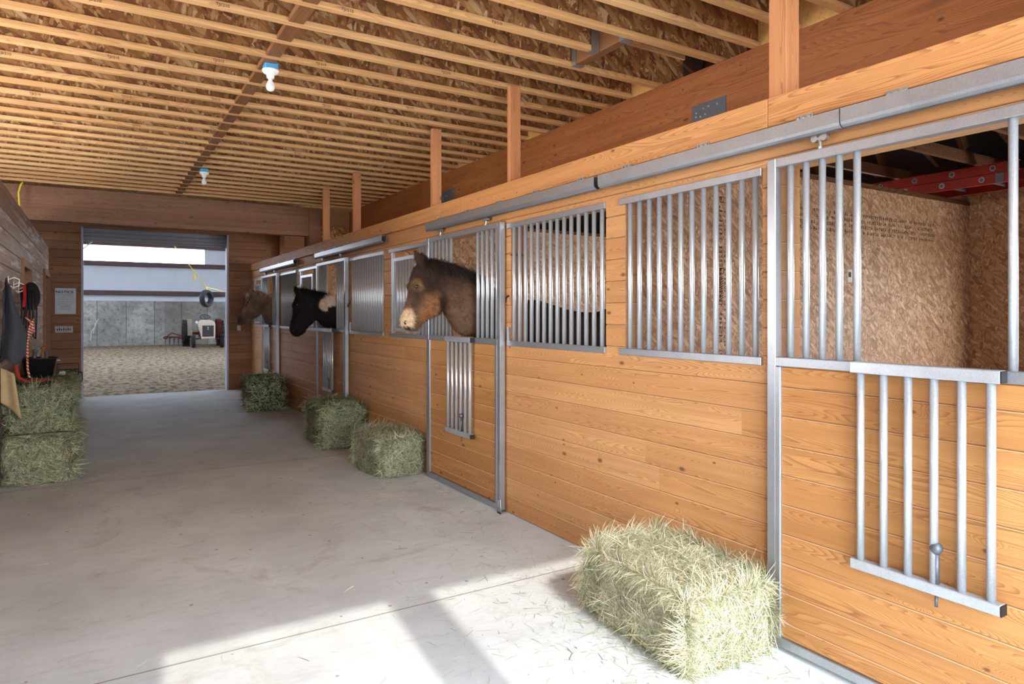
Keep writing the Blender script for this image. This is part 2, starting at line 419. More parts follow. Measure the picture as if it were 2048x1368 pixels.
# header boards
hb = [(-.3, 2.06), (2.063, 5.6), (5.603, 9.2), (9.203, 12.6), (12.603, FARY - .01)]
for i, (a, b) in enumerate(hb): struct('trim_%d' % (i + 1), bbox(2.672, 2.6995, a, b, 2.402, 2.537, .002), 'header')

# left wall
lops = [(3.6, 5.0, 1.2, 2.3), (9.3, 10.45, -.1, 2.16), (12.95, 14.5, -.1, 2.25)]
bm = B(); board_wall(bm, -.3, FARY, 0, 2.72, lops, lambda u, dd, z: (-.72 - dd, u, z), h=.165, depth=.12); struct('wall_left', bm, 'wallgrey')
# far end wall
def far(u, dd, z): return (u, FARY + dd, z)
bm = B(); board_wall(bm, -4, 3.0, 0, 3.29, [(-.22, 2.25, -.1, 3.12)], far, h=.15, depth=.12)
box(bm, 2.995, 7.1, FARY + .10, FARY + .12, 0, 4.2); struct('wall_far', bm, 'wallx')
for i, x0 in enumerate((3.0, 3.27)):
    tag(obj('wall_stud', bbox(x0, x0 + .09, FARY - .0, FARY + .09, 2.2, 3.29), 'rawx'), ('left' if i == 0 else 'right') + ' exposed stud above the far end of the stall front', 'stud', 'studs above the far corner')
# left-side room shell and outer shells
bm = B(); box(bm, -4.1, -4, -.4, 1.4, 0, 3.6); box(bm, -4.1, -4, 7.0, FARY + .1, 0, 3.6); box(bm, -4.1, -4, 1.4, 7.0, 3.1, 3.6); struct('wall_outer_left', bm, 'osbx')
bm = B(); OPN = [(.3, 2.2), (3.5, 5.4), (7.3, 9.2), (11.1, 13.0)]
yy = -.3
for a, b in OPN: box(bm, 6.95, 7.06, yy, a, 0, 2.58); box(bm, 6.95, 7.06, a, b, 0, .9); box(bm, 6.95, 7.06, a, b, 2.0, 2.58); yy = b
box(bm, 6.95, 7.06, yy, FARY, 0, 2.58); box(bm, 6.93, 7.08, -.3, FARY, 2.58, 2.66); struct('wall_stall_back', bm, 'osbx')
# end wall behind the camera: opening with a post
bm = B(); box(bm, -4, -.16, -.42, -.30, 0, 3.29); box(bm, 2.40, 7.1, -.42, -.30, 0, 3.29); box(bm, -.16, 2.40, -.42, -.30, 3.24, 3.29)
box(bm, -4, 7.1, -.42, -.30, 3.29, 4.2); box(bm, .90, 1.155, -.42, -.33, 0, 3.24)
struct('wall_near', bm, 'wallx')
# floors
bm = B(); box(bm, -4.1, 7.1, -.42, FARY + .12, -.1, 0); struct('floor', bm, 'floor')
bm = B(); box(bm, -30, 30, -30, -.42, -.12, -.02); struct('floor_apron', bm, plain('pale_concrete_apron', (190, 184, 174), .8))
bm = B(); box(bm, -14, 22, FARY + .12, 38, -.12, -.01); struct('floor_arena', bm, 'sand')
# loft deck / ceiling
bm = B(); box(bm, -4.1, 3.85, -.42, FARY + .1, 3.60, 3.64); struct('ceiling', bm, 'osbz')
bm = B()
v = [bm.verts.new(q) for q in ((3.8, -.45, 4.45), (7.3, -.45, 2.95), (7.3, FARY + .12, 2.95), (3.8, FARY + .12, 4.45))]; bm.faces.new(v)
v2 = [bm.verts.new(q.co + Vector((0, 0, .05))) for q in v]; bm.faces.new(v2[::-1])
for k in range(4): bm.faces.new((v[k], v2[k], v2[(k + 1) % 4], v[(k + 1) % 4]))
box(bm, 3.80, 3.85, -.42, FARY + .1, 3.64, 4.5); box(bm, 7.06, 7.1, -.42, FARY, 2.5, 3.1)
struct('ceiling_stalls', bm, 'roof')

# partitions between the stalls
for i, yc in enumerate((3.18, 6.97, 10.78)):
    bm = B(); box(bm, 2.84, 6.95, yc - .05, yc + .05, 0, 2.54); pw = struct('wall_partition', bm, 'osbp')
    struct('top_plate', bbox(2.84, 6.95, yc - .055, yc + .055, 2.54, 2.58), 'rawdark', pw)
    if i == 0:
        bm = B(); rnd = random.Random(3)
        def glyph(bm, x, z, w_, h_):           # illegible stencilled character: a few strokes
            for _ in range(3):
                if rnd.random() < .5: a = x + rnd.random() * w_ * .7; box(bm, a, a + .004, yc - .0508, yc - .0498, z, z + h_)
                else: a = z + rnd.random() * h_ * .8; box(bm, x, x + w_, yc - .0508, yc - .0498, a, a + .004)
        for r_ in range(4):
            x = 4.25
            while x < 6.3:
                if rnd.random() < .8: glyph(bm, x, 2.30 - r_ * .045, .018, .026)
                x += .028
        for r_ in range(2):
            z = 1.25
            while z < 2.3:
                if rnd.random() < .85: glyph(bm, 3.56 + r_ * .05, z, .03, .018)
                z += .03
        for k in range(9): prism(bm, [(3.56, 1.62 + k * .016), (3.60, 1.64 + k * .016), (3.60, 1.646 + k * .016), (3.56, 1.626 + k * .016)], yc - .0508, yc - .0498)
        for zz in (1.80, 2.28):
            for q in ((3.565, 3.605, zz, zz + .004), (3.565, 3.605, zz + .036, zz + .04), (3.565, 3.569, zz, zz + .04), (3.601, 3.605, zz, zz + .04)): box(bm, q[0], q[1], yc - .0508, yc - .0498, q[2], q[3])
        obj('ink_stamp', bm, 'ink', pw)
        bm = B(); box(bm, 5.02, 5.08, yc - .0512, yc - .05, 1.78, 1.88); lb = obj('paper_label', bm, plain('white_label_paper', (205, 200, 195), .6), pw); lb['label'] = 'small white paper label with black print'
        bm = B()
        for k in range(7): box(bm, 5.03 + k * .005, 5.033 + k * .005, yc - .0518, yc - .0511, 1.82, 1.86)
        obj('label_print', bm, 'ink', lb)
bm = B(); rnd = random.Random(5)
for r_ in range(2):
    z = 1.0
    while z < 2.3:
        if rnd.random() < .8:
            a = 2.32 - r_ * .06; box(bm, 6.948, 6.9505, a, a + .035, z, z + .005); box(bm, 6.948, 6.9505, a + rnd.random() * .03, a + .004 + rnd.random() * .03, z, z + .02)
        z += .032
obj('ink_stamp', bm, 'ink', bpy.data.objects['wall_stall_back'])

# doors in the left wall (frames and recessed leaves)
for n_, (a, b, z1) in enumerate(((9.3, 10.45, 2.16), (12.95, 14.5, 2.25))):
    bm = B(); box(bm, -.80, -.76, a + .09, b - .09, 0, z1 - .09); dr = struct('door_%d' % (n_ + 1), bm, 'wallx')
    bm = B(); box(bm, -.84, -.69, a, a + .09, 0, z1); box(bm, -.84, -.69, b - .09, b, 0, z1); box(bm, -.84, -.69, a + .09, b - .09, z1 - .09, z1)
    struct('door_frame', bm, 'rawx', dr)

# roll-up door of the far opening, partly lowered, with its jambs
bm = B(); prof = []
zz = 2.90
while zz < 3.27:
    prof += [(FARY + .155, zz), (FARY + .14, zz + .012), (FARY + .14, zz + .058), (FARY + .155, zz + .07)]; zz += .075
for a, b in zip(prof, prof[1:]):
    v = [bm.verts.new(q) for q in ((-.3, a[0], a[1]), (2.33, a[0], a[1]), (2.33, b[0], b[1]), (-.3, b[0], b[1]))]; bm.faces.new(v)
box(bm, -.3, 2.33, FARY + .13, FARY + .17, 2.87, 2.90); rd = struct('door_3', bm, 'rolldoor')
bm = B()
for a, b in ((-.24, -.205), (2.235, 2.27)): box(bm, a, b, FARY - .01, FARY + .17, 0, 3.12)
struct('door_frame', bm, 'frame', rd)
bm = B(); tube(bm, [tuple(atY(163, 500, FARY + .22)), tuple(atY(189, 480, FARY + .22))], .012, 6); struct('strut', bm, 'white', rd)

# arena shell
bm = B(); box(bm, -14, 22, 38, 38.3, -.3, 2.17); struct('wall_arena_back', bm, 'concrete')
bm = B()
box(bm, -14, 22, 38.05, 38.15, 2.17, 4.02); box(bm, -14, 22, 38.05, 38.15, 4.83, 7); box(bm, -14, -9, 38.05, 38.15, 4.02, 4.83); box(bm, 4.76, 22, 38.05, 38.15, 4.02, 4.83)
for k in range(60): box(bm, -14 + k * .6, -13.97 + k * .6, 38.035, 38.05, 2.17, 4.02)
struct('wall_arena_panels', bm, 'panel')
bm = B(); box(bm, -9, 4.76, 38.08, 38.10, 4.02, 4.83)
wi = struct('window_1', bm, 'skylight')
bm = B()
for x0 in (-14.2, 22): box(bm, x0, x0 + .2, FARY, 38.2, 0, 3.6)
for x0 in (-14.2, 22): box(bm, x0, x0 + .2, FARY, 38.2, 5.1, 7)
struct('wall_arena_sides', bm, 'panel')
bm = B()
for x0 in (-14.15, 22.05): box(bm, x0, x0 + .03, FARY, 38.2, 3.6, 5.1)
struct('added_light_bands', bm, 'skylight')  # translucent side bands out of view, added to brighten the arena
bm = B(); box(bm, -14, 22, FARY + .12, FARY + .2, 3.12, 7); box(bm, -14, -.3, FARY + .125, FARY + .2, 0, 3.12); box(bm, 2.33, 22, FARY + .125, FARY + .2, 0, 3.12)
struct('wall_arena_front', bm, 'panel')
bm = B(); box(bm, -14.2, 22.2, FARY, 24, 7, 7.1); box(bm, -14.2, 22.2, 25.1, 38.3, 7, 7.1); struct('ceiling_arena', bm, 'panel')
bm = B(); box(bm, -14.2, 22.2, 24, 25.1, 7.03, 7.05); struct('added_skylight', bm, 'skylight')  # unseen roof slot and its translucent panel, added to let daylight into the arena
for i, (z0, h_) in enumerate(((2.45, .22), (3.86, .22), (4.83, .45))):
    tag(obj('wall_girt', bbox(-14, 22, 37.8, 38.04, z0, z0 + h_, .01), 'darksteel'), ('lowest', 'middle', 'top')[i] + ' of the three dark red steel girts across the white arena wall', 'girt', 'arena wall girts')

# ------------------------------------------------------------------ ceiling joists
SPC = .31; ZJ = 3.29; FW, FT, JH = .052, .034, .302
XJ0, XJ1 = -4.0, 4.0
def flange_bm(x0, x1, z0): return bbox(x0, x1, -FW / 2, FW / 2, z0, z0 + FT, .0015)
fl_lo = flange_bm(XJ0, XJ1, 0); me_lo = bpy.data.meshes.new('flange'); fl_lo.to_mesh(me_lo); fl_lo.free(); me_lo.materials.append(M['flange'])
fl_hi = flange_bm(XJ0, XJ1, JH - FT); me_hi = bpy.data.meshes.new('flange'); fl_hi.to_mesh(me_hi); fl_hi.free(); me_hi.materials.append(M['flange'])
bm = B(); x = XJ0; rr = random.Random(2)
while x < XJ1:
    b = min(XJ1, x + .61); box(bm, x + .001, b - .001, -.005, .005, FT - .003, JH - FT + .003); x = b
me_w = bpy.data.meshes.new('web'); bm.to_mesh(me_w); bm.free(); me_w.materials.append(M['osb'])
tji = text_mesh('TJI/210', .026)
tji.materials.append(M['ink'])
YJ = [5.126 + SPC * k for k in range(-17, 20)]
CUT = min(range(len(YJ)), key=lambda i: abs(YJ[i] - 3.60))   # the joist that ends in a hanger
for i, yj in enumerate(YJ):
    if yj > 11.22: continue
    if i == CUT:
        j = thing('ceiling_joist', (0, yj, ZJ), 'ceiling joist cut short and ending in a metal hanger left of the side beam', 'joist')
        obj('flange', flange_bm(XJ0, 2.87, 0), 'flange', j); obj('flange', flange_bm(XJ0, 2.87, JH - FT), 'flange', j)
        bm = B(); box(bm, XJ0, 2.87, -.005, .005, FT - .003, JH - FT + .003); obj('web', bm, 'osb', j)
        bm = B(); z0 = -.004
        for s in (-1, 1):
            box(bm, 2.805, 2.872, s * (FW / 2 + .001) - .0015, s * (FW / 2 + .001) + .0015, z0, .19)
        box(bm, 2.805, 2.872, -FW / 2 - .002, FW / 2 + .002, z0 - .002, z0 + .001)
        obj('joist_hanger', bm, 'zinc', j)['label'] = 'galvanised joist hanger'
    else:
        j = thing('ceiling_joist', (0, yj, ZJ), 'exposed wooden joist with pale flanges and strand board web, running across the ceiling', 'joist', 'ceiling joists')
        obj('flange', me_lo, None, j); obj('flange', me_hi, None, j); obj('web', me_w, None, j)
    if 2.2 < yj < 8.5:
        for k in range(2):
            xt = -.6 + ((i * 1.37) % 2.0) + k * 2.2
            if xt > 2.4 or xt < -.9: continue
            o = obj('grade_stamp', tji, None, j); o.location = (xt, -FW / 2 - .0004, .005); o.rotation_euler = (R(90), 0, 0)
# header between two joists, carrying the cut one
hy0, hy1 = YJ[CUT - 1] + .03, YJ[CUT + 1] - .03
hd = thing('joist_header', (2.91, (hy0 + hy1) / 2, ZJ), 'short header board between two joists that carries the cut joist', 'header')
obj('board', bbox(-.035, .035, hy0 - (hy0 + hy1) / 2 + .001, hy1 - (hy0 + hy1) / 2 - .001, .0, .30), 'block', hd)
for s, yy in ((1, hy0), (-1, hy1)):
    bm = B(); c0 = (hy0 + hy1) / 2
    box(bm, -.04, -.037, min(yy, yy + s * .05) - c0, max(yy, yy + s * .05) - c0, -.003, .22); box(bm, -.04, .04, min(yy, yy + s * .05) - c0, max(yy, yy + s * .05) - c0, -.005, -.002)
    obj('joist_hanger', bm, 'zinc', hd)
# blocking line
blk = None
for i in range(len(YJ) - 1):
    y0, y1 = YJ[i] + FW / 2 + .002, YJ[i + 1] - FW / 2 - .002
    if YJ[i + 1] > 11.2: break
    if blk is None:
        blk = tag(obj('joist_blocking', bbox(-.045, .045, -(y1 - y0) / 2, (y1 - y0) / 2, 0, .038), 'block'), 'short dark board fixed between two joists along the middle of the ceiling', 'blocking', 'blocking boards between the joists'); o = blk
    else: o = blk.copy(); C.objects.link(o)
    o.location = (1.03, (y0 + y1) / 2, ZJ + .001)
# light fixtures
def bulb_fixture(x, y, label):
    f = thing('bulb_fixture', (x, y, ZJ), label, 'lamp', 'bare bulb ceiling lights')
    obj('junction_box', bbox(-.045, .045, -.045, .045, -.03, .015, .006), 'blue', f)
    bm = B(); lathe(bm, [(.0, -.029), (.056, -.03), (.058, -.04), (.048, -.055), (.028, -.066), (.025, -.09), (.02, -.093), (0, -.093)]); obj('lamp_holder', bm, 'white', f, True)
    bm = B(); lathe(bm, [(.013, -.091), (.014, -.105), (.021, -.12), (.029, -.140), (.030, -.156), (.025, -.172), (.012, -.181), (.001, -.183)]); obj('bulb', bm, 'white', f, True)
bulb_fixture(1.05, (YJ[17] + YJ[16]) / 2 , 'nearer bare bulb on a white holder under a bright blue box on the ceiling')
bulb_fixture(1.12, 9.0, 'farther bare bulb on a white holder under a blue box on the ceiling')

# beams
bm = B(); box(bm, 3.70, 3.83, -.3, FARY - .3, 2.74, 3.288); bmesh.ops.bevel(bm, geom=bm.edges[:], offset=.004, segments=1, affect='EDGES')
gb = tag(obj('side_beam', bm, 'beam'), 'long deep laminated beam above and behind the stall fronts, carrying the joists', 'beam')
def mplate(y0, y1, z0, z1, label):
    o = tag(obj('steel_plate', bbox(3.693, 3.6995, y0, y1, z0, z1, .001), 'plate'), label, 'plate', 'steel splice plates')
    bm = B(); r_ = random.Random(int(y0 * 100))
    for k in range(12):
        yy = y0 + .03 + r_.random() * (y1 - y0 - .06); q = z0 + .03 + r_.random() * (z1 - z0 - .06)
        lathe(bm, [(.0, 3.688), (.006, 3.689), (.007, 3.6935)], 8, 'X', (0, yy, q))
    obj('nail', bm, 'zinc', o)['kind'] = 'stuff'
    return o
pl_ = mplate(3.19, 3.50, 2.84, 3.04, 'rectangular grey steel plate nailed to the side beam near the nearest post')
bm = B()
for q in ((3.45, 3.475, 2.85, 2.853), (3.45, 3.475, 2.873, 2.876), (3.45, 3.453, 2.85, 2.876), (3.472, 3.475, 2.85, 2.876)): box(bm, 3.6915, 3.693, *q)
obj('stamped_mark', bm, 'white', pl_)
mplate(7.34, 7.70, 2.84, 3.06, 'darker steel plate on the side beam between the second and third posts')
bm = B(); box(bm, -4, 3.0, 11.26, 11.40, 2.815, 3.37); bmesh.ops.bevel(bm, geom=bm.edges[:], offset=.004, segments=1, affect='EDGES')
for v in bm.verts:
    if v.co.z > 3.0: v.co.z -= .082
tag(obj('cross_beam', bm, 'beamx'), 'wide dark wooden beam spanning the aisle in front of the far doorway', 'beam')
tag(obj('corner_post', bbox(2.995, 3.19, 11.25, 11.42, 0, 3.288, .004), M['beamx']), 'thick dark post at the right end of the cross beam, behind the stall front', 'post')
bm = B(); box(bm, 3.20, 3.69, 11.30, 11.38, 3.0, 3.288); pb = tag(obj('blocking_panel', bm, 'rawx'), 'rough board panel between the corner post and the side beam', 'panel')
bm = B(); box(bm, 3.20, 3.69, 11.31, 11.36, 2.6, 2.998); obj('strand_board', bm, 'osb', pb)
# posts on the header
def post(y0, w_, x1, label):
    tag(obj('support_post', bbox(2.705, x1, y0, y0 + w_, 2.537, 3.288, .002), 'post'), label, 'post', 'posts between stall header and joists')
post(1.985, .095, 2.80, 'double wooden post standing on the header at the top right, nearest of all')
for s in (0,):
    pass
post(4.42, .045, 2.80, 'second nearest wooden post on the stall header, left of the grey steel plate')
post(5.83, .045, 2.80, 'third nearest wooden post on the stall header')
post(8.13, .045, 2.80, 'fourth wooden post on the stall header, before the board panel')
post(9.44, .045, 2.80, 'farthest and smallest wooden post on the stall header')
# end block with printed text between joists on the side beam
for i, yj in enumerate(YJ[:-1]):
    if YJ[i + 1] > 11.2: break
    if i % 5 == 3 or abs(yj - 2.646) < .16 or abs(yj - 3.886) < .16:
        y0, y1 = yj + .01, YJ[i + 1] - .01
        o = tag(obj('rim_block', bbox(3.72, 3.755, y0, y1, 3.29, 3.592, .001), M['lsl']), 'pale laminated block between two joists on top of the side beam', 'block', 'rim blocks on the side beam')
        tag(o, None, None)
tb = tag(obj('stamped_block', bbox(3.30, 3.70, 2.652, 2.69, 3.33, 3.57, .001), M['lsl']), 'pale block stamped with black printed text, beside the nearest post', 'block')
m1 = text_mesh('TRUS JOIST', .05, bold=.02); m2 = text_mesh('TimberStrand', .045, bold=.02)
for me, zz in ((m1, 3.47), (m2, 3.42)):
    me.materials.append(M['ink']); o = obj('printed_text', me, None, tb); o.location = (3.34, 2.6515, zz); o.rotation_euler = (R(90), 0, 0)

# ------------------------------------------------------------------ stall fronts
def bar_mesh(z0, z1, r=.0145):
    bm = B(); tube(bm, [(0, 0, z0), (0, 0, z1)], r, 12); me = bpy.data.meshes.new('bar'); bm.to_mesh(me); bm.free()
    for q in me.polygons: q.use_smooth = len(q.vertices) == 4
    me.materials.append(M['galv']); return me
BARW = bar_mesh(1.325, 2.188); BARD = bar_mesh(1.335, 2.2); BARG = bar_mesh(.545, 1.295); BARF = bar_mesh(1.36, 2.08)
def grille(y0, y1, label, nested=False):
    g = thing('window_grille', (2.698, (y0 + y1) / 2, 0), label, 'grille', 'barred grilles in the stall front'); h = (y1 - y0) / 2
    obj('top_rail', bbox(-.012, .026, -h, h + .045, 2.187, 2.226), 'galvd', g); obj('bottom_rail', bbox(-.012, .026, -h, h + .045, 1.286, 1.325), 'galvd', g)
    n = round((2 * h) / .0815)
    if nested:
        obj('side_rail', bbox(-.01, .024, h - .06, h - .025, 1.325, 2.187), 'galv', g)
        fy0, fy1 = -h + .30, h - .07
        fg = obj('feed_gate', bm_frame(fy0, fy1, 1.345, 2.12), 'galv', g); fg['label'] = 'smaller barred feed gate in the grille'
        k = 0; yy = fy1 - .09
        while yy > fy0 + .05:
            o = obj('bar', BARF, None, fg); o.location = (.008, yy, 0); yy -= .0815
        yy = fy0 - .06
        while yy > -h + .02:
            o = obj('bar', BARW, None, g); o.location = (.008, yy, 0); yy -= .0815
    else:
        for k in range(n):
            o = obj('bar', BARW, None, g); o.location = (.008, -h + (k + .5) * 2 * h / n + .005, 0)
    return g
def bm_frame(y0, y1, z0, z1, w_=.035, x0=-.01, x1=.024):
    bm = B(); box(bm, x0, x1, y0, y0 + w_, z0, z1); box(bm, x0, x1, y1 - w_, y1, z0, z1); box(bm, x0, x1, y0 + w_, y1 - w_, z0, z0 + w_); box(bm, x0, x1, y0 + w_, y1 - w_, z1 - w_, z1); return bm
grille(*WA[0], 'barred grille beside the nearest stall door, strand board filling the view behind it')
grille(*WB[0], 'barred grille with a dark horse back showing behind it')
grille(*WA[1], 'barred grille with inner feed gate, behind the brown horse head', True)
grille(*WB[1], 'barred grille between the brown horse and the black horse')
grille(*WA[2], 'barred grille with inner feed gate, beside the black horse ears', True)
grille(*WB[2], 'barred grille left of the black horse, before the farthest stall door')
grille(*WA[3], 'farthest barred grille, beside the end wall behind the tan horse', True)

def gate_door(i, y0, y1, gap, label):
    """sliding door; origin at its base centre; front plane at x=-.05"""
    c0 = (y0 + y1) / 2; h = (y1 - y0) / 2
    dr = thing('sliding_stall_door', (2.692, c0, 0), label, 'door', 'sliding stall doors')
    X0, X1 = -.052, -.006
    bm = B(); T = .045
    box(bm, X0, X1, -h, -h + T, .02, 2.24); box(bm, X0, X1, h - T, h, .02, 2.24)
    box(bm, X0, X1, -h + T, h - T, 2.198, 2.24); box(bm, X0, X1, -h + T, h - T, 1.292, 1.335); box(bm, X0, X1, -h + T, h - T, .02, .062)
    for s in (-1, 1): box(bm, X0 - .003, X1, s * (h - T) - (.028 if s > 0 else 0), s * (h - T) + (0 if s > 0 else .028), .062, 1.292)
    bmesh.ops.bevel(bm, geom=bm.edges[:], offset=.003, segments=1, affect='EDGES')
    obj('frame', bm, 'galvd', dr)
    bm = B(); board_wall(bm, -h + T + .026, h - T - .026, .062, 1.292, [], lambda u, dd, z: (X0 + .01 + dd, u, z), depth=.03); obj('plank_panel', bm, 'door', dr)
    ga, gb_ = gap[0] - c0, gap[1] - c0
    yy = h - T - .025
    ys = []
    y = gb_
    while y < h - .055: ys.append(y); y += .078
    y = ga
    while y > -h + .055: ys.append(y); y -= .078
    for y in ys: o = obj('bar', BARD, None, dr); o.location = (-.028, y, 0)
    # drop gate folded down
    gm = (ga + gb_) / 2 ; gw = (gb_ - ga) / 2 - .03
    gt = obj('drop_gate', bbox(X0 - .047, X0 - .001, gm - gw - .02, gm + gw + .02, 1.293, 1.338, .003), 'galv', dr)
    gt['label'] = 'barred yoke gate folded down over the planks'
    obj('bottom_rail', bbox(X0 - .045, X0 - .005, gm - gw - .02, gm + gw + .02, .505, .545, .003), 'galv', gt)
    for k in range(6): o = obj('bar', BARG, None, gt); o.location = (X0 - .026, gm - gw + .015 + k * (2 * gw - .03) / 5, 0)
    bm = B(); yb = gm - gw * .22
    tube(bm, [(X0 - .026, yb, .46), (X0 - .026, yb, .50)], .006, 8); tube(bm, [(X0 - .026, yb, .545), (X0 - .026, yb, .655)], .011, 10)
    lathe(bm, [(.001, .65), (.012, .653), (.02, .664), (.022, .675), (.018, .687), (.008, .695), (.001, .697)], 12, 'Z', (X0 - .026, yb, 0))
    obj('latch_pin', bm, 'plate', gt, True)
    bm = B(); box(bm, X0 - .046, X0 - .006, gm - gw - .024, gm - gw - .02, .507, .543); box(bm, X0 - .046, X0 - .004, gm - gw - .024, gm - gw - .02, 1.295, 1.336); obj('end_cap', bm, 'black', gt)
    for s in (-.62, .62):
        bm = B(); yh = s * h
        tube(bm, [(-.03, yh, 2.238), (-.03, yh, 2.30)], .006, 8); lathe(bm, [(0, 2.24), (.012, 2.24), (.012, 2.252), (0, 2.252)], 6, 'Z', (-.03, yh, 0))
        box(bm, -.036, -.024, yh - .028, yh + .028, 2.283, 2.297)
        for e in (-1, 1): lathe(bm, [(0, -.012), (.016, -.012), (.016, .012), (0, .012)], 10, 'X', (-.03, yh + e * .022, 2.29))
        obj('roller_hanger', bm, 'zinc', dr)
    bm = B(); box(bm, -.065, .0, -h - .03, -h + .02, .0, .012); box(bm, -.065, -.058, -h - .03, -h + .02, .0, .05)
    tube(bm, [(-.062, -h + .01, .05), (-.062, -h + .01, .10), (-.062, -h - .02, .105), (-.062, -h - .025, .05)], .005, 6)
    obj('floor_guide', bm, 'zinc', dr)
    return dr
GAPS = [(1.065, 1.62), (4.86, 5.35), (8.66, 9.13), (12.42, 12.87)]
DL = ['nearest sliding stall door, cut by the right edge of the photo, with a large folded-down barred gate',
      'sliding stall door with the brown horse leaning its head out',
      'sliding stall door with the black and white horse leaning its head out',
      'farthest sliding stall door with the tan horse leaning its head out']
for i in range(4): gate_door(i, *DOORS[i], GAPS[i], DL[i])

for k, (ya, dn) in enumerate(((4.43, 'brown horse'), (8.22, 'black horse'))):
    lt = thing('door_latch', (2.70, ya, 1.31), 'small dark latch handle and bracket on the boards right of the %s door' % dn, 'latch', 'stall door latches')
    bm = B(); tube(bm, [(-.004, .0, .36), (-.03, -.01, .345), (-.045, -.03, .31)], .007, 6); obj('handle', bm, 'black', lt, True)
    obj('bracket', bbox(-.02, -.001, -.025, .0, .0, .12, .002), 'zinc', lt)
# sliding tracks
def track(y0, y1, label):
    c0 = (y0 + y1) / 2; h = (y1 - y0) / 2
    tr_ = thing('door_track', (2.64, c0, 2.30), label, 'track', 'steel door tracks')
    out = [(-.006, 0), (-.014, .002), (-.026, .010), (-.031, .022), (-.031, .078), (.028, .078), (.028, .022), (.022, .008), (.010, 0)]
    inn = [(.010, .004), (.019, .011), (.025, .023), (.025, .075), (-.028, .075), (-.028, .023), (-.023, .013), (-.013, .006), (-.006, .004)]
    bm = B(); prism(bm, out + inn, -h, h); obj('rail', bm, 'galvd', tr_, False)
    n = max(2, int(2 * h / .44)); 
    bmb = B(); box(bmb, -.012, .032, -.042, .042, .079, .083); box(bmb, .026, .031, -.042, .042, .083, .112)
    for e in (-.028, 0, .028): lathe(bmb, [(0, .018), (.007, .019), (.008, .026)], 8, 'X', (0, e, .10))
    me = bpy.data.meshes.new('bracket'); bmb.to_mesh(me); bmb.free(); me.materials.append(M['zinc'])
    for k in range(n): o = obj('bracket', me, None, tr_); o.location = (0, -h + .2 + k * (2 * h - .4) / (n - 1), 0)
track(-.2, 1.66, 'nearest length of steel track, over the nearest stall door'); track(1.665, 3.24, 'steel track length between the nearest stall door and the next grille')
track(3.28, 5.79, 'steel track above the brown horse stall door'); track(6.92, 9.55, 'steel track above the black horse stall door'); track(10.73, 13.3, 'farthest steel track, above the tan horse')

# trusses and ladders over the nearest stall
tl = None
for i, yt in enumerate([.3, .91, 1.52, 2.15, 2.74, 3.4, 4.0, 4.6, 5.2]):
    if tl is None:
        tl = thing('roof_truss', (0, yt, 0), 'wooden roof truss over the stalls seen through the bars of the nearest door', 'truss', 'roof trusses over the stalls')
        obj('bottom_chord', bbox(3.84, 6.93, -.019, .019, 2.76, 2.85), 'rawdark', tl)
        def stick(a, b, hw=.042):
            bm = B(); a = Vector((a[0], 0, a[1])); b = Vector((b[0], 0, b[1])); dd = (b - a).normalized(); nn = Vector((-dd.z, 0, dd.x)) * hw
            prism(bm, [((a + nn).x, (a + nn).z), ((a - nn).x, (a - nn).z), ((b - nn).x, (b - nn).z), ((b + nn).x, (b + nn).z)], -.019, .019); return bm
        obj('top_chord', stick((3.9, 4.3), (6.95, 2.99)), 'rawdark', tl)
        for a, b in (((4.2, 2.87), (4.5, 3.98)), ((5.05, 2.87), (4.5, 3.98)), ((5.05, 2.87), (5.5, 3.56)), ((6.0, 2.87), (5.5, 3.56))): obj('web_member', stick(a, b), 'rawdark', tl)
    else: dup(tl, (0, yt, 0))
def ladder(x0, z0, y0, y1, label):
    L = y1 - y0; ld = thing('ladder', (x0, (y0 + y1) / 2, z0), label, 'ladder', 'red ladders on top of the partitions')
    for s in (0, 1):
        xx = s * .42
        bm = B(); e = 1 if s == 0 else -1
        box(bm, xx - .003, xx + .003, -L / 2, L / 2, 0, .078); box(bm, min(xx, xx + e * .03), max(xx, xx + e * .03), -L / 2, L / 2, 0, .004); box(bm, min(xx, xx + e * .03), max(xx, xx + e * .03), -L / 2, L / 2, .074, .078)
        obj('side_rail', bm, 'redpaint', ld)
    y = -L / 2 + .18
    while y < L / 2:
        bm = B(); tube(bm, [(.004, y, .04), (.416, y, .04)], .014, 8); tube(bm, [(-.0045, y, .04), (-.0034, y, .04)], .015, 10); rg = obj('rung', bm, 'plate', ld)
        bm = B(); ring(bm, (-.004, y, .04), .019, .0045); obj('rung_plate', bm, 'zinc', rg)
        y += .305
    bm = B(); box(bm, -.008, .004, -L / 2 + .02, -L / 2 + .08, .002, .076); obj('end_bracket', bm, 'plate', ld)
    return ld
ladder(6.15, 2.582, 2.50, 5.2, 'lower of two stacked red ladders lying over the nearest stall'); ladder(6.15, 2.664, 2.42, 5.1, 'upper of two stacked red ladders lying over the nearest stall')
tag(obj('timber_rail', bbox(6.62, 6.66, .2, 3.1, 2.60, 2.69), 'rawdark'), 'dark timber rail hung beside the red ladders', 'timber')

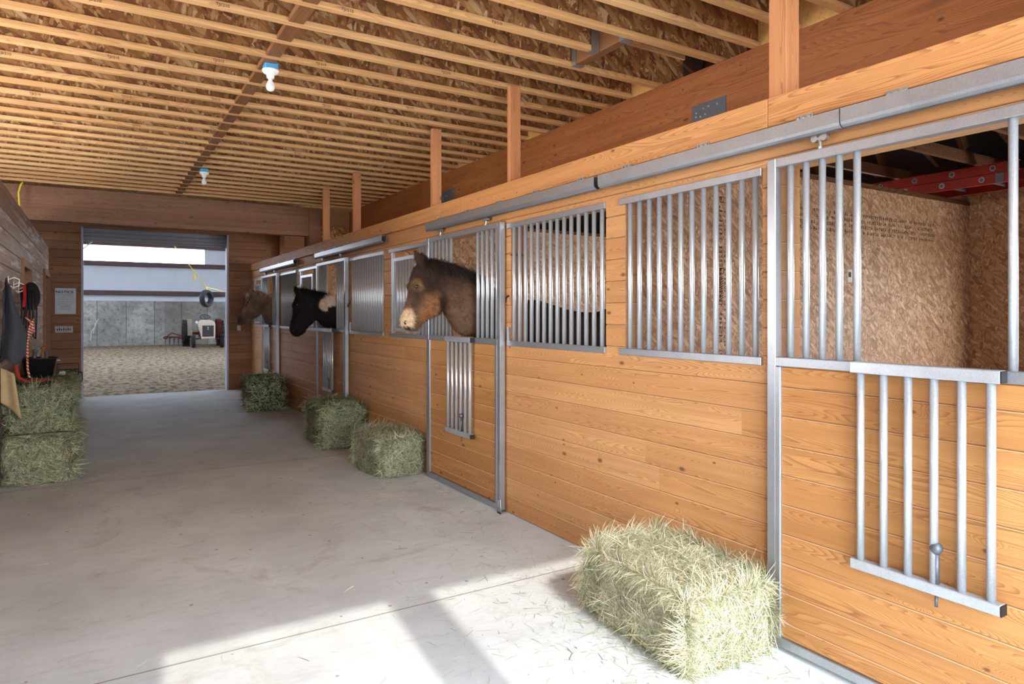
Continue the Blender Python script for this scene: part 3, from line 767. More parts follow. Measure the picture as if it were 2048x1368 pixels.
# ------------------------------------------------------------------ hay
HAYC = [(214, 206, 178), (200, 194, 158), (176, 178, 138), (150, 160, 118), (190, 170, 130), (228, 224, 204), (124, 138, 102), (206, 202, 180)]
def lin(c): return srgb(*c)[:3]
HL = [lin(c) for c in HAYC]; HG = [lin(c) for c in [(148, 158, 124), (126, 142, 112), (102, 120, 94), (170, 170, 136), (192, 184, 150), (90, 104, 78), (138, 128, 96)]]
import numpy as np
def strands_np(P, N, T, ln, lift, pal, rs, wid, curv):
    """thin bent ribbons: P root, N surface normal, T direction -> verts, faces, colours"""
    n = len(P); nz = lambda a: a / np.maximum(np.linalg.norm(a, axis=1, keepdims=True), 1e-6)
    side = nz(np.cross(T, N)); pal = np.array(pal); col = pal[rs.randint(len(pal), size=n)] * (.75 + rs.rand(n, 1) * .5)
    wd = (wid * (.6 + rs.rand(n, 1))); bend = (rs.rand(n, 1) - .5) * .5; sd = np.where(rs.rand(n, 1) < .9, side, N) * wd
    V = np.zeros((n, 8, 3)); q = P.copy(); dr = T.copy()
    for j in range(4):
        h = sd * (1 if j < 3 else .3); V[:, 2 * j] = q - h; V[:, 2 * j + 1] = q + h
        dr = nz(dr + side * bend * .5 + N * (lift[:, None] * .5 if j == 0 else -curv[:, None])); q = q + dr * ln[:, None] / 3
    base = np.arange(n)[:, None] * 8; F = np.concatenate([base + np.array([[2 * j, 2 * j + 1, 2 * j + 3, 2 * j + 2]]) for j in range(3)], 0)
    return V.reshape(-1, 3), F, np.repeat(col, 8, 0)
def np_mesh(name, V, F, Cc, mat, extra=None):
    me = bpy.data.meshes.new(name); me.vertices.add(len(V)); me.vertices.foreach_set('co', V.astype('f').ravel())
    me.loops.add(F.size); me.loops.foreach_set('vertex_index', F.astype('i').ravel())
    me.polygons.add(len(F)); me.polygons.foreach_set('loop_start', np.arange(0, F.size, 4, dtype='i'))
    me.update(calc_edges=True); me.validate()
    ca = me.color_attributes.new('Col', 'FLOAT_COLOR', 'POINT'); ca.data.foreach_set('color', np.concatenate([Cc, np.ones((len(Cc), 1))], 1).astype('f').ravel())
    me.materials.append(mat); return me
def bale(name, loc, rz, dims, n, label, pal, seed, group=None, wid=.0016, ln=(.03, .12), loose=.5, top=None, ylim=None):
    rng = random.Random(seed); L, Wd, H = dims      # along Y, along X, up
    bm = B(); bmesh.ops.create_cube(bm, size=1); bmesh.ops.subdivide_edges(bm, edges=bm.edges[:], cuts=11, use_grid_fill=True)
    for v in bm.verts:
        c_ = v.co; r = max(abs(c_.x), abs(c_.y), abs(c_.z)); e = c_.normalized() * .5
        c_ = c_.lerp(e * 1.25, .13); q = Vector((c_.x * Wd, c_.y * L, c_.z * H + H / 2))
        nz = noise.noise(q * 7 + Vector((seed, 0, 0))) * .03 + noise.noise(q * 22) * .012 - .012
        q += v.co.normalized() * nz; q.z = max(q.z, .003); v.co = q
    bm.normal_update(); bm.verts.index_update(); bm.faces.ensure_lookup_table()
    Q = np.array([[tuple(v.co) for v in f.verts] for f in bm.faces]); NF = np.array([tuple(f.normal) for f in bm.faces])
    AR = np.array([f.calc_area() * (.15 if f.normal.z < -.7 else 1) for f in bm.faces]); base = np.array([tuple(v.co) for v in bm.verts]); BF = np.array([[v.index for v in f.verts] for f in bm.faces])
    rs = np.random.RandomState(seed * 17 + 3); fi = rs.choice(len(AR), n, p=AR / AR.sum()); a = rs.rand(n, 1); b = rs.rand(n, 1)
    P = (Q[fi, 0] * (1 - a) + Q[fi, 1] * a) * (1 - b) + (Q[fi, 3] * (1 - a) + Q[fi, 2] * a) * b; N = NF[fi]
    cl = np.stack([np.sin(P[:, 1] * 31 + P[:, 2] * 23 + seed), np.sin(P[:, 0] * 37 - P[:, 2] * 29 + 1.3 * seed), np.sin(P[:, 0] * 33 + P[:, 1] * 27 + 2)], 1)
    T = rs.randn(n, 3) * np.array([1, 1, .8]) * .65 + cl * .6; T -= N * (T * N).sum(1, keepdims=True); T /= np.maximum(np.linalg.norm(T, axis=1, keepdims=True), 1e-4)
    l_ = ln[0] + (ln[1] - ln[0]) * rs.rand(n) ** 1.6; fly = rs.rand(n) < .14 * loose; lift = np.where(fly, rs.rand(n) * 1.1, rs.rand(n) * .15); curv = np.where(fly, .03, .26)
    P = P - N * .004 + N * rs.rand(n, 1) * .012; P[:, 2] = np.maximum(P[:, 2], .01)
    pal = [tuple(q * .86 for q in c_) for c_ in pal]
    V, Fc, Cc = strands_np(P, N, T, l_, lift, pal, rs, wid, curv)
    dk = np.array(pal[2]) * .16; bc = np.array([dk * (1 + .7 * noise.noise(Vector(q) * 30)) for q in base])  # core coloured very dark, painting in the shade of gaps between strands
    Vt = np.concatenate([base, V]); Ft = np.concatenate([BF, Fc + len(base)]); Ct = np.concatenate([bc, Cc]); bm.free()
    # keep it on its support and clear of the walls, in world space
    c0, s0 = math.cos(rz), math.sin(rz); X = Vt[:, 0] * c0 - Vt[:, 1] * s0 + loc[0]; Y = Vt[:, 0] * s0 + Vt[:, 1] * c0 + loc[1]
    X = np.minimum(X, np.where(Y < 2.06, 2.61, np.where((Y > 8.2) & (Y < 9.6) | (Y > 11.95) | (Y > 5.8) & (Y < 5.86), 2.61, 2.694))); X = np.maximum(X, -.715)
    Y = np.clip(Y, *ylim) if ylim else Y
    Vt[:, 0] = (X - loc[0]) * c0 + (Y - loc[1]) * s0; Vt[:, 1] = -(X - loc[0]) * s0 + (Y - loc[1]) * c0
    Vt[:, 2] = np.clip(Vt[:, 2], .002, top or 9)
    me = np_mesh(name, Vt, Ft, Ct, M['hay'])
    o = bpy.data.objects.new(name, me); C.objects.link(o); o.location = loc; o.rotation_euler = (0, 0, rz); tag(o, label, 'hay bale', group); return o
G1 = 'hay bales along the stall fronts'
bale('hay_bale', (2.375, 2.39, 0), R(-5), (.80, .50, .335), 100000, 'large pale hay bale in the sun beside the nearest stall door', HL, 1, G1, .0008, (.04, .15), .9)
bale('hay_bale', (2.43, 6.27, 0), R(3), (.66, .44, .375), 42000, 'squat greenish hay bale left of the brown horse stall door', HG + HL[:2], 2, G1, .0011, (.03, .15), .45)
bale('hay_bale', (2.40, 7.92, 0), R(-4), (.80, .50, .50), 40000, 'tall green hay bale on edge below the black horse', HG, 3, G1, .0012, (.03, .14), .6)
bale('hay_bale', (2.31, 11.50, 0), R(-6), (1.0, .56, .52), 11000, 'farthest hay bale, dark green, below the tan horse', HG, 4, G1, .0022, (.04, .15), .5)
G2 = 'hay bales stacked by the left wall'
bale('hay_bale', (-.43, 8.0, 0), R(-1), (1.25, .52, .44), 52000, 'lower front hay bale of the stack by the left wall, loose pale strands hanging out', HG + HL[:2], 5, G2, .0012, (.05, .18), .9, .452, (7.2, 8.68))
bale('hay_bale', (-.44, 8.03, .455), R(1), (1.25, .50, .42), 42000, 'upper front hay bale of the stack by the left wall, carrying the black tub', HG, 6, G2, .0012, (.04, .15), .7, None, (7.2, 8.68))
bale('hay_bale', (-.45, 9.35, 0), R(0), (1.2, .48, .44), 3000, 'lower rear hay bale of the stack, behind the front pair by the left wall', HG, 7, G2, .003, top=.452, ylim=(8.70, 10))
bale('hay_bale', (-.45, 9.33, .455), R(-1), (1.2, .48, .40), 4000, 'upper rear hay bale of the stack, below the wire rack', HG, 8, G2, .003, ylim=(8.70, 10))

# loose strands on the floor
rng = random.Random(11); SP = []
def spot(cx_, cy_, sx_, sy_, n): SP.extend([(rng.gauss(cx_, sx_), rng.gauss(cy_, sy_)) for _ in range(n)])
spot(2.2, 2.5, .25, .5, 900); spot(1.9, 2.7, .4, .8, 500); spot(2.3, 4.4, .35, .6, 450); spot(2.2, 5.5, .3, .4, 400); spot(2.1, 7.3, .3, .5, 500)
spot(2.0, 11.3, .4, .6, 400); spot(-.3, 7.2, .45, .25, 700); spot(.3, 7.6, .4, .8, 200); spot(2.45, 2.0, .15, .4, 250)
for _ in range(700): SP.append((rng.uniform(-.6, 2.6), rng.uniform(1.5, 12)))
SP = [(a, b) for a, b in SP if -.70 < a < 2.62 and .6 < b < 14.4]
rs = np.random.RandomState(5); n = len(SP); an = rs.rand(n) * 6.28
P = np.array([(a, b, 0) for a, b in SP]) + np.array([0, 0, .0025]) + rs.rand(n, 1) * np.array([[0, 0, .003]])
V, Fc, Cc = strands_np(P, np.tile([0., 0, 1], (n, 1)), np.stack([np.cos(an), np.sin(an), an * 0], 1), .015 + rs.rand(n) ** 2 * .09, np.zeros(n), HL[:5] + HG[3:] + [lin((110, 100, 60)), lin((150, 140, 90))], rs, .0008, np.zeros(n))
V[:, 2] = np.maximum(V[:, 2], .002); V[:, 0] = np.clip(V[:, 0], -.715, 2.63)
me = np_mesh('loose_hay', V, Fc, Cc, M['hay'])
o = bpy.data.objects.new('loose_hay', me); C.objects.link(o); tag(o, 'loose hay strands scattered over the concrete aisle floor', 'hay', kind='stuff')

# ------------------------------------------------------------------ horses
def loft(bm, secs, n=20, pw=2.2):
    """secs: (top, bottom, halfwidth, [bulge -1..1]) in the XZ plane at given y"""
    rings = []
    for s in secs:
        a, b, hw = s[0], s[1], s[2]; c_ = (a + b) / 2; up = (a - b) / 2; sh = s[3] if len(s) > 3 else 0
        ring = []
        for k in range(n):
            an = 2 * math.pi * k / n; ca_, sa = math.cos(an), math.sin(an)
            e = 2 / pw; cc = abs(ca_) ** e * (1 if ca_ >= 0 else -1); ss = abs(sa) ** e * (1 if sa >= 0 else -1)
            w_ = hw * (1 + sh * (-cc) * .35)
            ring.append(bm.verts.new(c_ + up * cc + Vector((0, w_ * ss, 0))))
        rings.append(ring)
    for a, b in zip(rings, rings[1:]):
        for k in range(n): bm.faces.new((a[k], a[(k + 1) % n], b[(k + 1) % n], b[k]))
    bm.faces.new(rings[0][::-1]); bm.faces.new(rings[-1])
def catmull(secs, sub=3):
    out = []
    for i in range(len(secs) - 1):
        p = [secs[max(i - 1, 0)], secs[i], secs[i + 1], secs[min(i + 2, len(secs) - 1)]]
        for j in range(sub):
            t_ = j / sub
            f = lambda q: .5 * (2 * q[1] + (q[2] - q[0]) * t_ + (2 * q[0] - 5 * q[1] + 4 * q[2] - q[3]) * t_ * t_ + (3 * q[1] - q[0] - 3 * q[2] + q[3]) * t_ ** 3)
            out.append((f([q[0] for q in p]), f([q[1] for q in p]), max(.004, f([q[2] for q in p])), f([(q[3] if len(q) > 3 else 0) for q in p])))
    q = secs[-1]; out.append((q[0], q[1], q[2], q[3] if len(q) > 3 else 0)); return out
def horse(name, Y, sc, ox, oy, head, neck, ears, eye, nostril, colour, label, voxel, legs=True, back=(1.66, 1.55, 1.66), mane=None, hw=1.0, forelock=None):
    P = lambda q: atY(ox + q[0] / sc, oy + q[1] / sc, Y)
    hd_ = [(P(a), P(b), w_ * hw, s_) for a, b, w_, s_ in head]; nk = [(P(a), P(b), w_ * hw, s_) for a, b, w_, s_ in neck]
    V3 = lambda x, z: Vector((x, Y, z))
    body = [(V3(3.12, back[0] - .02), V3(3.05, 1.02), .20, 0), (V3(3.38, back[0]), V3(3.32, .86), .27, 0), (V3(3.75, back[1] + .02), V3(3.75, .80), .30, 0), (V3(4.1, back[1]), V3(4.1, .82), .31, 0),
            (V3(4.45, back[2] - .02), V3(4.45, .88), .29, 0), (V3(4.75, back[2] - .01), V3(4.75, .98), .25, 0), (V3(4.98, back[2] - .22), V3(4.95, 1.1), .15, 0), (V3(5.05, back[2] - .38), V3(5.03, 1.18), .05, 0)]
    secs = hd_[::-1] + nk + body
    bm = B(); loft(bm, catmull(secs, 3))
    # brow, cheek and nostril volume
    def blob(p, r, sx=1, sy=1, sz=1):
        m_ = Matrix.Translation(p) @ Matrix.Diagonal((r * sx, r * sy, r * sz, 1)); bmesh.ops.create_icosphere(bm, subdivisions=2, radius=1, matrix=m_)
    ep = P(eye); nw = hd_[1][2]
    for s in (-1, 1):
        blob(Vector((ep.x, Y + s * nw * .74, ep.z + .012)), .034, 1.0, .6, .8)
        npt = P(nostril); blob(Vector((npt.x, Y + s * hd_[-2][2] * .72, npt.z)), .030, .9, .8, 1.1)
    for (tip, b1, b2), s in zip(ears, (-1, 1)):
        tp, p1, p2 = P(tip), P(b1), P(b2)
        dy = Vector((0, s * .055, 0)); tp = tp + dy * 1.15; p1 += dy; p2 += dy; r = (p2 - p1).length / 2
        c_ = (p1 + p2) / 2
        tube(bm, [c_ - (tp - c_) * .25, c_, c_.lerp(tp, .45), c_.lerp(tp, .8), tp], [r * .8, r * .95, r * .95, r * .5, .005], 8)
    if legs:
        for x, s, fr in ((3.33, -1, 1), (3.36, 1, 1), (4.72, -1, 0), (4.76, 1, 0)):
            yy = Y + s * .16
            if fr: tube(bm, [(x, yy, 1.1), (x, yy, .9), (x, yy, .55), (x, yy, .48), (x, yy, .42), (x, yy, .20), (x - .02, yy, .13), (x - .04, yy, .06), (x - .05, yy, .005)], [.10, .085, .05, .052, .036, .032, .042, .045, .06], 10)
            else: tube(bm, [(x - .05, yy, 1.2), (x - .06, yy, .95), (x - .02, yy, .72), (x + .09, yy, .55), (x + .06, yy, .42), (x + .03, yy, .20), (x + .01, yy, .13), (x - .01, yy, .06), (x - .02, yy, .005)], [.15, .12, .075, .05, .036, .033, .042, .045, .06], 10)
    bmesh.ops.recalc_face_normals(bm, faces=bm.faces[:])
    o = obj(name, bm, 'coat')
    md = o.modifiers.new('r', 'REMESH'); md.mode = 'VOXEL'; md.voxel_size = voxel
    m2 = o.modifiers.new('s', 'SMOOTH'); m2.factor = .5; m2.iterations = 4
    bpy.context.view_layer.update()
    me = bpy.data.meshes.new_from_object(o.evaluated_get(bpy.context.evaluated_depsgraph_get())); o.modifiers.clear(); o.data = me
    for q in me.polygons: q.use_smooth = True
    if not me.materials: me.materials.append(M['coat'])
    # image-plane style measuring coordinates in the head's own frame: inverse of P along the XZ plane
    def inv(co):
        a = co.x * cs - Y * sn; dd = co.x * sn + Y * cs
        return ((CX + F_PX * a / dd - ox) * sc, (HY - F_PX * (co.z - 1.53) / dd - oy) * sc)
    ca = me.color_attributes.new('Col', 'FLOAT_COLOR', 'POINT'); fl = []
    nrms = [v.normal.copy() for v in me.vertices]; newco = []
    for v in me.vertices:
        u, w_ = inv(v.co); c_ = colour(u, w_, v.co, noise.noise(v.co * 9), noise.noise(v.co * 40)); fl += [*c_, 1]
        nz = noise.noise(Vector((v.co.x * 26, v.co.y * 26, v.co.z * 16))) * .004
        newco += list(v.co + nrms[v.index] * nz)
    ca.data.foreach_set('color', fl); me.vertices.foreach_set('co', newco); me.update()
    # origin at base
    org = Vector((4.0, Y, 0)); me.transform(Matrix.Translation(-org)); o.location = org; tag(o, label, 'horse', 'horses looking out of the stalls')
    # eyes
    for s in (-1, 1):
        bm = B(); bmesh.ops.create_uvsphere(bm, u_segments=14, v_segments=10, radius=.0165, matrix=Matrix.Translation(Vector((ep.x - .004, Y + s * (nw * .74 + .012), ep.z + .002)) - org))
        obj('eye', bm, M['eye'], o, True)
    for s in (-1, 1):
        npt = P(nostril); bm = B(); bmesh.ops.create_uvsphere(bm, u_segments=10, v_segments=8, radius=1, matrix=Matrix.Translation(Vector((npt.x - .012, Y + s * (hd_[-2][2] * .72 + .016), npt.z - .004)) - org) @ Matrix.Diagonal((.013, .008, .018, 1)))
        obj('nostril', bm, M['black'], o, True)
    # short winter coat on the part that leans out
    sel = [v for v in me.vertices if v.co.x + org.x < 2.78]
    P0 = np.array([tuple(v.co) for v in sel]); N0 = np.array([tuple(v.normal) for v in sel]); C0 = np.array([tuple(ca.data[v.index].color)[:3] for v in sel])
    rs = np.random.RandomState(4); ix = rs.randint(len(sel), size=int(26000 * (.0125 / voxel) ** 1.5)); P_ = P0[ix] + rs.randn(len(ix), 3) * .005; N_ = N0[ix]
    T_ = np.tile([.75, 0., -.55], (len(ix), 1)) + rs.randn(len(ix), 3) * .28; T_ -= N_ * (T_ * N_).sum(1, keepdims=True); T_ /= np.maximum(np.linalg.norm(T_, axis=1, keepdims=True), 1e-4)
    hv, hf, hc = strands_np(P_, N_, T_, .014 + .018 * rs.rand(len(ix)), .45 * rs.rand(len(ix)), [(1, 1, 1)], rs, .0007 * voxel / .0125, np.full(len(ix), .05))
    hc = np.repeat(C0[ix] * (.55 + .9 * rs.rand(len(ix), 1)), 8, 0)
    fur = bpy.data.objects.new('coat_hair', np_mesh('coat_hair', hv, hf, hc, M['hay'])); C.objects.link(fur); fur.parent = o; fur['kind'] = 'stuff'
    # mane: clumped hair strips along the crest
    def hair(nm, line, n_, l0, l1, pal, dirf, wid, spread=.02):
        rg = random.Random(9); Vv = []; Ff = []; Cc_ = []
        pts = [P(q) for q in line]
        for _ in range(n_):
            t_ = rg.random() * (len(pts) - 1.001); i_ = int(t_); p = pts[i_].lerp(pts[i_ + 1], t_ - i_) + Vector((rg.gauss(0, .008), rg.gauss(0, spread), rg.gauss(-.008, .008)))
            dr = dirf(rg); l_ = rg.uniform(l0, l1); s0 = len(Vv); cc = rg.choice(pal); sd = Vector((rg.gauss(0, 1), rg.gauss(0, .3), 0)).normalized() * wid
            for j in range(5):
                q = p + dr * l_ * j / 4 + Vector((0, -math.sin(j / 4 * 2.6) * .012, -(j / 4) ** 2 * l_ * .45)) - org
                k = 1 - .8 * j / 4; Vv += [q - sd * k, q + sd * k]; Cc_ += [cc, cc]
            for j in range(4): a_ = s0 + 2 * j; Ff.append((a_, a_ + 1, a_ + 3, a_ + 2))
        mh = bpy.data.meshes.new(nm); mh.from_pydata(Vv, [], Ff); c2 = mh.color_attributes.new('Col', 'FLOAT_COLOR', 'POINT'); f2 = []
        for c_ in Cc_: f2 += [*c_, 1]
        c2.data.foreach_set('color', f2); mh.materials.append(M['hay'])
        ho = bpy.data.objects.new(nm, mh); C.objects.link(ho); ho.parent = o; return ho
    if mane: hair('mane', *mane)
    if forelock: hair('forelock', *forelock)
    bm = B(); tube(bm, [(1.03, 0, back[2] - .2), (1.12, 0, 1.3), (1.15, 0, .9), (1.13, 0, .5)], [.04, .06, .07, .02], 8); obj('tail', bm, 'blackcloth', o, True)
    return o
t = NT('horse_eye', .08, spec=.8); t.col(srgb(18, 10, 8)); M['eye'] = t.m
def mixc(a, b, f): f = max(0, min(1, f)); return tuple(x * (1 - f) + y * f for x, y in zip(a, b))
def dist(u, w_, cu, cw, ru, rw): return math.sqrt(((u - cu) / ru) ** 2 + ((w_ - cw) / rw) ** 2)
# brown horse
HB = [lin(c) for c in ((92, 66, 50), (56, 40, 32), (30, 24, 22), (146, 100, 64), (222, 190, 156), (140, 106, 72), (108, 82, 62))]
def col1(u, w_, co, n1, n2):
    c_ = HB[6]
    c_ = mixc(c_, HB[1], 1.35 - dist(u, w_, 560, 480, 340, 240) + n1 * .5); c_ = mixc(c_, HB[2], (1.25 - dist(u, w_, 620, 440, 300, 95)) * 1.6 + n1 * .9)
    c_ = mixc(c_, HB[0], .9 - dist(u, w_, 600, 640, 130, 200) + n1 * .6)
    if u < 640: c_ = mixc(c_, HB[1], 1.5 - dist(u, w_, 370, 560, 170, 160) + n1 * .4)
    c_ = mixc(c_, HB[3], 1.5 - dist(u, w_, 430, 800, 90, 110) + n1 * 1.0)
    c_ = mixc(c_, HB[5], 1.3 - dist(u, w_, 310, 600, 45, 60) + n1 * .3)
    c_ = mixc(c_, HB[1], 1.2 - dist(u, w_, 300, 710, 40, 120) + n1 * .4)
    c_ = mixc(c_, HB[1], 1.4 - dist(u, w_, 545, 760, 40, 110) + n1 * .6)
    c_ = mixc(c_, HB[4], (1.2 - dist(u, w_, 228, 915, 58, 95)) * 2.0 + n1 * .8)
    c_ = mixc(c_, HB[2], (1.0 - dist(u, w_, 225, 985, 40, 26)) * 3)
    if w_ < 420 and u < 480: c_ = mixc(c_, HB[1], .8)
    if co.x > 2.8: c_ = HB[1]
    return mixc(c_, HB[2], n2 * .5 + .05)
horse('horse', 5.10, 4.56, 760, 440,
      head=[((330, 405), (560, 800), .085, .1), ((285, 500), (555, 838), .098, .1), ((262, 590), (522, 872), .098, .15), ((257, 690), (455, 900), .080, .1), ((236, 765), (405, 925), .066, 0), ((213, 830), (378, 958), .062, 0), ((190, 892), (350, 996), .062, 0), ((192, 945), (305, 1012), .050, 0), ((205, 975), (262, 1005), .028, 0)],
      neck=[((450, 360), (600, 862), .085, .1), ((560, 392), (640, 930), .095, .3), ((690, 425), (705, 1025), .115, .4), ((790, 478), (775, 1062), .13, .4), ((880, 522), (870, 1070), .14, .3), ((985, 570), (985, 1240), .16, .3)],
      ears=[((286, 285), (312, 420), (392, 402)), ((398, 288), (392, 400), (470, 385))], eye=(300, 612), nostril=(222, 930), colour=col1,
      label='brown horse with tan muzzle leaning out over the second stall door, nearest of the horses', voxel=.0125,
      mane=([(400, 375), (480, 360), (560, 388), (640, 408), (700, 425), (770, 460), (830, 488), (870, 515)], 2600, .04, .17, [lin((26, 20, 19)), lin((44, 34, 30)), lin((70, 56, 48))], lambda r: Vector((r.gauss(.35, .6), r.gauss(-.8, .35), r.gauss(.0, .35))).normalized(), .002),
      forelock=([(370, 400), (430, 370), (460, 372)], 260, .04, .12, [lin((26, 20, 19)), lin((60, 46, 38))], lambda r: Vector((r.gauss(-.5, .3), r.gauss(-.3, .35), r.gauss(-.3, .3))).normalized(), .002))
K = [lin(c) for c in ((20, 17, 18), (196, 172, 150), (34, 26, 26), (228, 214, 200))]
def col2(u, w_, co, n1, n2):
    c_ = K[0]; f = 0
    f = max(f, (1.15 - dist(u, w_, 775, 540, 95, 115)) * 4 + n1 * 1.6)
    f = max(f, (1.2 - dist(u, w_, 930, 430, 150, 120)) * 4 + n1 * 1.2)
    if u > 830: f = min(f, (575 + (u - 830) * .25 - w_) / 25 + n1)
    if co.x < 2.9: c_ = mixc(c_, K[1], f); 
    if f > .8 and u > 820: c_ = mixc(c_, K[3], .5)
    return mixc(c_, K[2], n2 + .2) if f < .4 else c_
horse('horse', 8.90, 9.12, 560, 550,
      head=[((300, 330), (640, 780), .085, .1), ((265, 430), (640, 830), .10, .1), ((228, 550), (580, 890), .10, .15), ((235, 680), (530, 930), .082, .1), ((218, 790), (480, 985), .068, 0), ((195, 880), (450, 1035), .064, 0), ((180, 960), (400, 1080), .064, 0), ((190, 1040), (340, 1118), .050, 0), ((225, 1085), (290, 1128), .028, 0)],
      neck=[((400, 245), (690, 850), .085, .1), ((560, 290), (740, 890), .095, .3), ((740, 320), (785, 940), .115, .4), ((860, 345), (860, 966), .13, .4), ((980, 400), (970, 972), .14, .3), ((1090, 450), (1080, 1150), .16, .3)],
      ears=[((235, 205), (275, 370), (360, 300)), ((290, 235), (330, 330), (410, 270))], eye=(285, 548), nostril=(235, 1010), colour=col2,
      label='black horse with a white patch on its neck leaning out over the third stall door', voxel=.016, back=(1.6, 1.5, 1.6),
      mane=([(370, 240), (480, 262), (600, 292), (700, 312), (830, 320)], 700, .04, .14, [lin((16, 14, 15)), lin((34, 30, 32))], lambda r: Vector((r.gauss(.4, .5), r.gauss(-.6, .35), r.gauss(.05, .3))).normalized(), .003),
      forelock=([(330, 290), (400, 250)], 150, .04, .12, [lin((16, 14, 15))], lambda r: Vector((r.gauss(-.3, .4), r.gauss(-.3, .35), r.gauss(-.2, .3))).normalized(), .003))
T3 = [lin(c) for c in ((140, 110, 92), (104, 80, 68), (74, 58, 52), (176, 152, 132))]
def col3(u, w_, co, n1, n2):
    c_ = mixc(T3[0], T3[1], .4 + n1); c_ = mixc(c_, T3[2], 1.3 - dist(u, w_, 110, 680, 60, 60)); c_ = mixc(c_, T3[3], .9 - dist(u, w_, 150, 560, 50, 60))
    return mixc(c_, T3[2], n2 * .4)
horse('horse', 12.64, 5.7, 460, 520,
      head=[((222, 380), (345, 590), .085, .1), ((200, 430), (350, 615), .10, .1), ((180, 480), (318, 645), .10, .15), ((155, 540), (280, 668), .082, .1), ((128, 590), (245, 690), .068, 0), ((103, 630), (215, 708), .064, 0), ((85, 668), (180, 722), .064, 0), ((85, 705), (150, 735), .050, 0), ((95, 725), (125, 738), .028, 0)],
      neck=[((255, 355), (368, 625), .085, .1), ((320, 348), (385, 670), .095, .3), ((385, 372), (412, 722), .115, .4), ((440, 408), (455, 736), .13, .4), ((485, 440), (485, 740), .14, .3), ((560, 490), (560, 860), .16, .3)],
      ears=[((195, 312), (215, 392), (255, 362)), ((225, 325), (235, 380), (275, 355))], eye=(197, 488), nostril=(112, 700), colour=col3,
      label='tan horse leaning out over the farthest stall door, beside the end wall', voxel=.018, back=(1.55, 1.46, 1.54),
      mane=([(235, 365), (300, 348), (370, 370), (430, 395), (480, 440)], 350, .04, .13, [lin((170, 150, 130)), lin((100, 80, 68)), lin((210, 196, 178))], lambda r: Vector((r.gauss(.3, .5), r.gauss(-.6, .35), r.gauss(.1, .3))).normalized(), .004),
      forelock=([(235, 375), (215, 370)], 90, .06, .16, [lin((200, 184, 166))], lambda r: Vector((r.gauss(-.5, .25), r.gauss(-.2, .35), r.gauss(-.1, .35))).normalized(), .003))

# ------------------------------------------------------------------ signs on the far wall
sg = tag(obj('notice_sign', bbox(-.634, -.317, FARY - .006, FARY - .001, 1.53, 1.996, .003), plain('pale_blue_sign_metal', (186, 198, 212), .4, var=.04)), 'pale metal notice sign on the far wall left of the doorway', 'sign')
nt_ = text_mesh('NOTICE', .066, bold=.02); nt_.materials.append(M['ink']); o = obj('heading', nt_, None, sg); o.location = (-.625, FARY - .0075, 1.905); o.rotation_euler = (R(90), 0, 0); o.scale = (1.12, 1, 1)
bm = B(); rg = random.Random(4)
for k in range(13):
    z = 1.875 - k * .023; w_ = .125 if k < 9 else .09; x = -.475 - w_
    while x < -.475 + w_:
        l_ = rg.uniform(.008, .03); box(bm, x, min(x + l_, -.475 + w_), FARY - .0072, FARY - .0062, z, z + (.010 if k in (0, 9, 10) else .0055)); x += l_ + .007
obj('small_print', bm, M['plate'], sg)
s2 = tag(obj('small_plaque', bbox(-.634, -.362, FARY - .006, FARY - .001, 1.195, 1.312, .003), plain('grey_plaque', (176, 178, 176), .5)), 'small grey plaque with dark marks on the far wall below the notice sign', 'sign')
bm = B()
for k in range(7): box(bm, -.605 + k * .032, -.588 + k * .032, FARY - .0072, FARY - .0062, 1.235, 1.265 + (k % 2) * .012)
for k in range(12): box(bm, -.61 + k * .018, -.60 + k * .018, FARY - .0072, FARY - .0062, 1.29, 1.296); box(bm, -.60 + k * .016, -.592 + k * .016, FARY - .0072, FARY - .0062, 1.212, 1.218)
obj('print', bm, M['ink'], s2)
ol = tag(obj('wall_outlet', bbox(2.43, 2.50, FARY - .008, FARY - .001, 1.19, 1.30, .003), plain('outlet_plate_grey', (190, 188, 186), .4)), 'pale switch plate on the far wall below the tan horse', 'switch')
obj('toggle', bbox(2.46, 2.47, FARY - .016, FARY - .007, 1.235, 1.255, .001), 'white', ol)

# ------------------------------------------------------------------ tack on the left wall
def at_x(x, y, X):
    u = (x - CX) / F_PX; t_ = X / (sn + u * cs); return Vector((X, t_ * (cs - u * sn), 1.53 + (HY - y) * t_ / F_PX))
# charcoal felt pad draped over a rack arm
def cloth(name, pts_top, n_, m_, fn, mat, label, cat, thick=.012, loc=(0, 0, 0)):
    bm = B(); g = [[bm.verts.new(fn(i / n_, j / m_)) for j in range(m_ + 1)] for i in range(n_ + 1)]
    for i in range(n_):
        for j in range(m_): bm.faces.new((g[i][j], g[i + 1][j], g[i + 1][j + 1], g[i][j + 1]))
    bmesh.ops.recalc_face_normals(bm, faces=bm.faces[:])
    bmesh.ops.solidify(bm, geom=bm.faces[:], thickness=thick)
    o = obj(name, bm, mat, None, True); tag(o, label, cat); return o
def padf(a, b):    # a across (image left to right), b down; outline traced as width
    y0 = 7.5 - .15 * b; top = 1.86 - .20 * abs(a - .62) - .28 * max(0, a - .62) * 1.3
    wl_, wr = -.712, -.712 + .06 + .12 * min(1, b * 1.5)
    x = wl_ + (wr - wl_) * a + .0
    bot = 1.10 + .16 * max(0, (a - .45)) ** 1.2 + .04 * math.sin(a * 7)
    z = top + (bot - top) * b
    return Vector((x, y0 + .05 * math.sin(a * 6 + b * 2) , z))
pad = cloth('saddle_pad', None, 12, 14, padf, 'felt', 'large charcoal felt saddle pad hanging at the left edge of the photo', 'saddle pad')
bm = B(); bmesh.ops.create_uvsphere(bm, u_segments=12, v_segments=8, radius=1, matrix=Matrix.Translation((-.655, 7.46, 1.66)) @ Matrix.Diagonal((.016, .010, .05, 1))); obj('pad_hole', bm, 'blackcloth', pad, True)
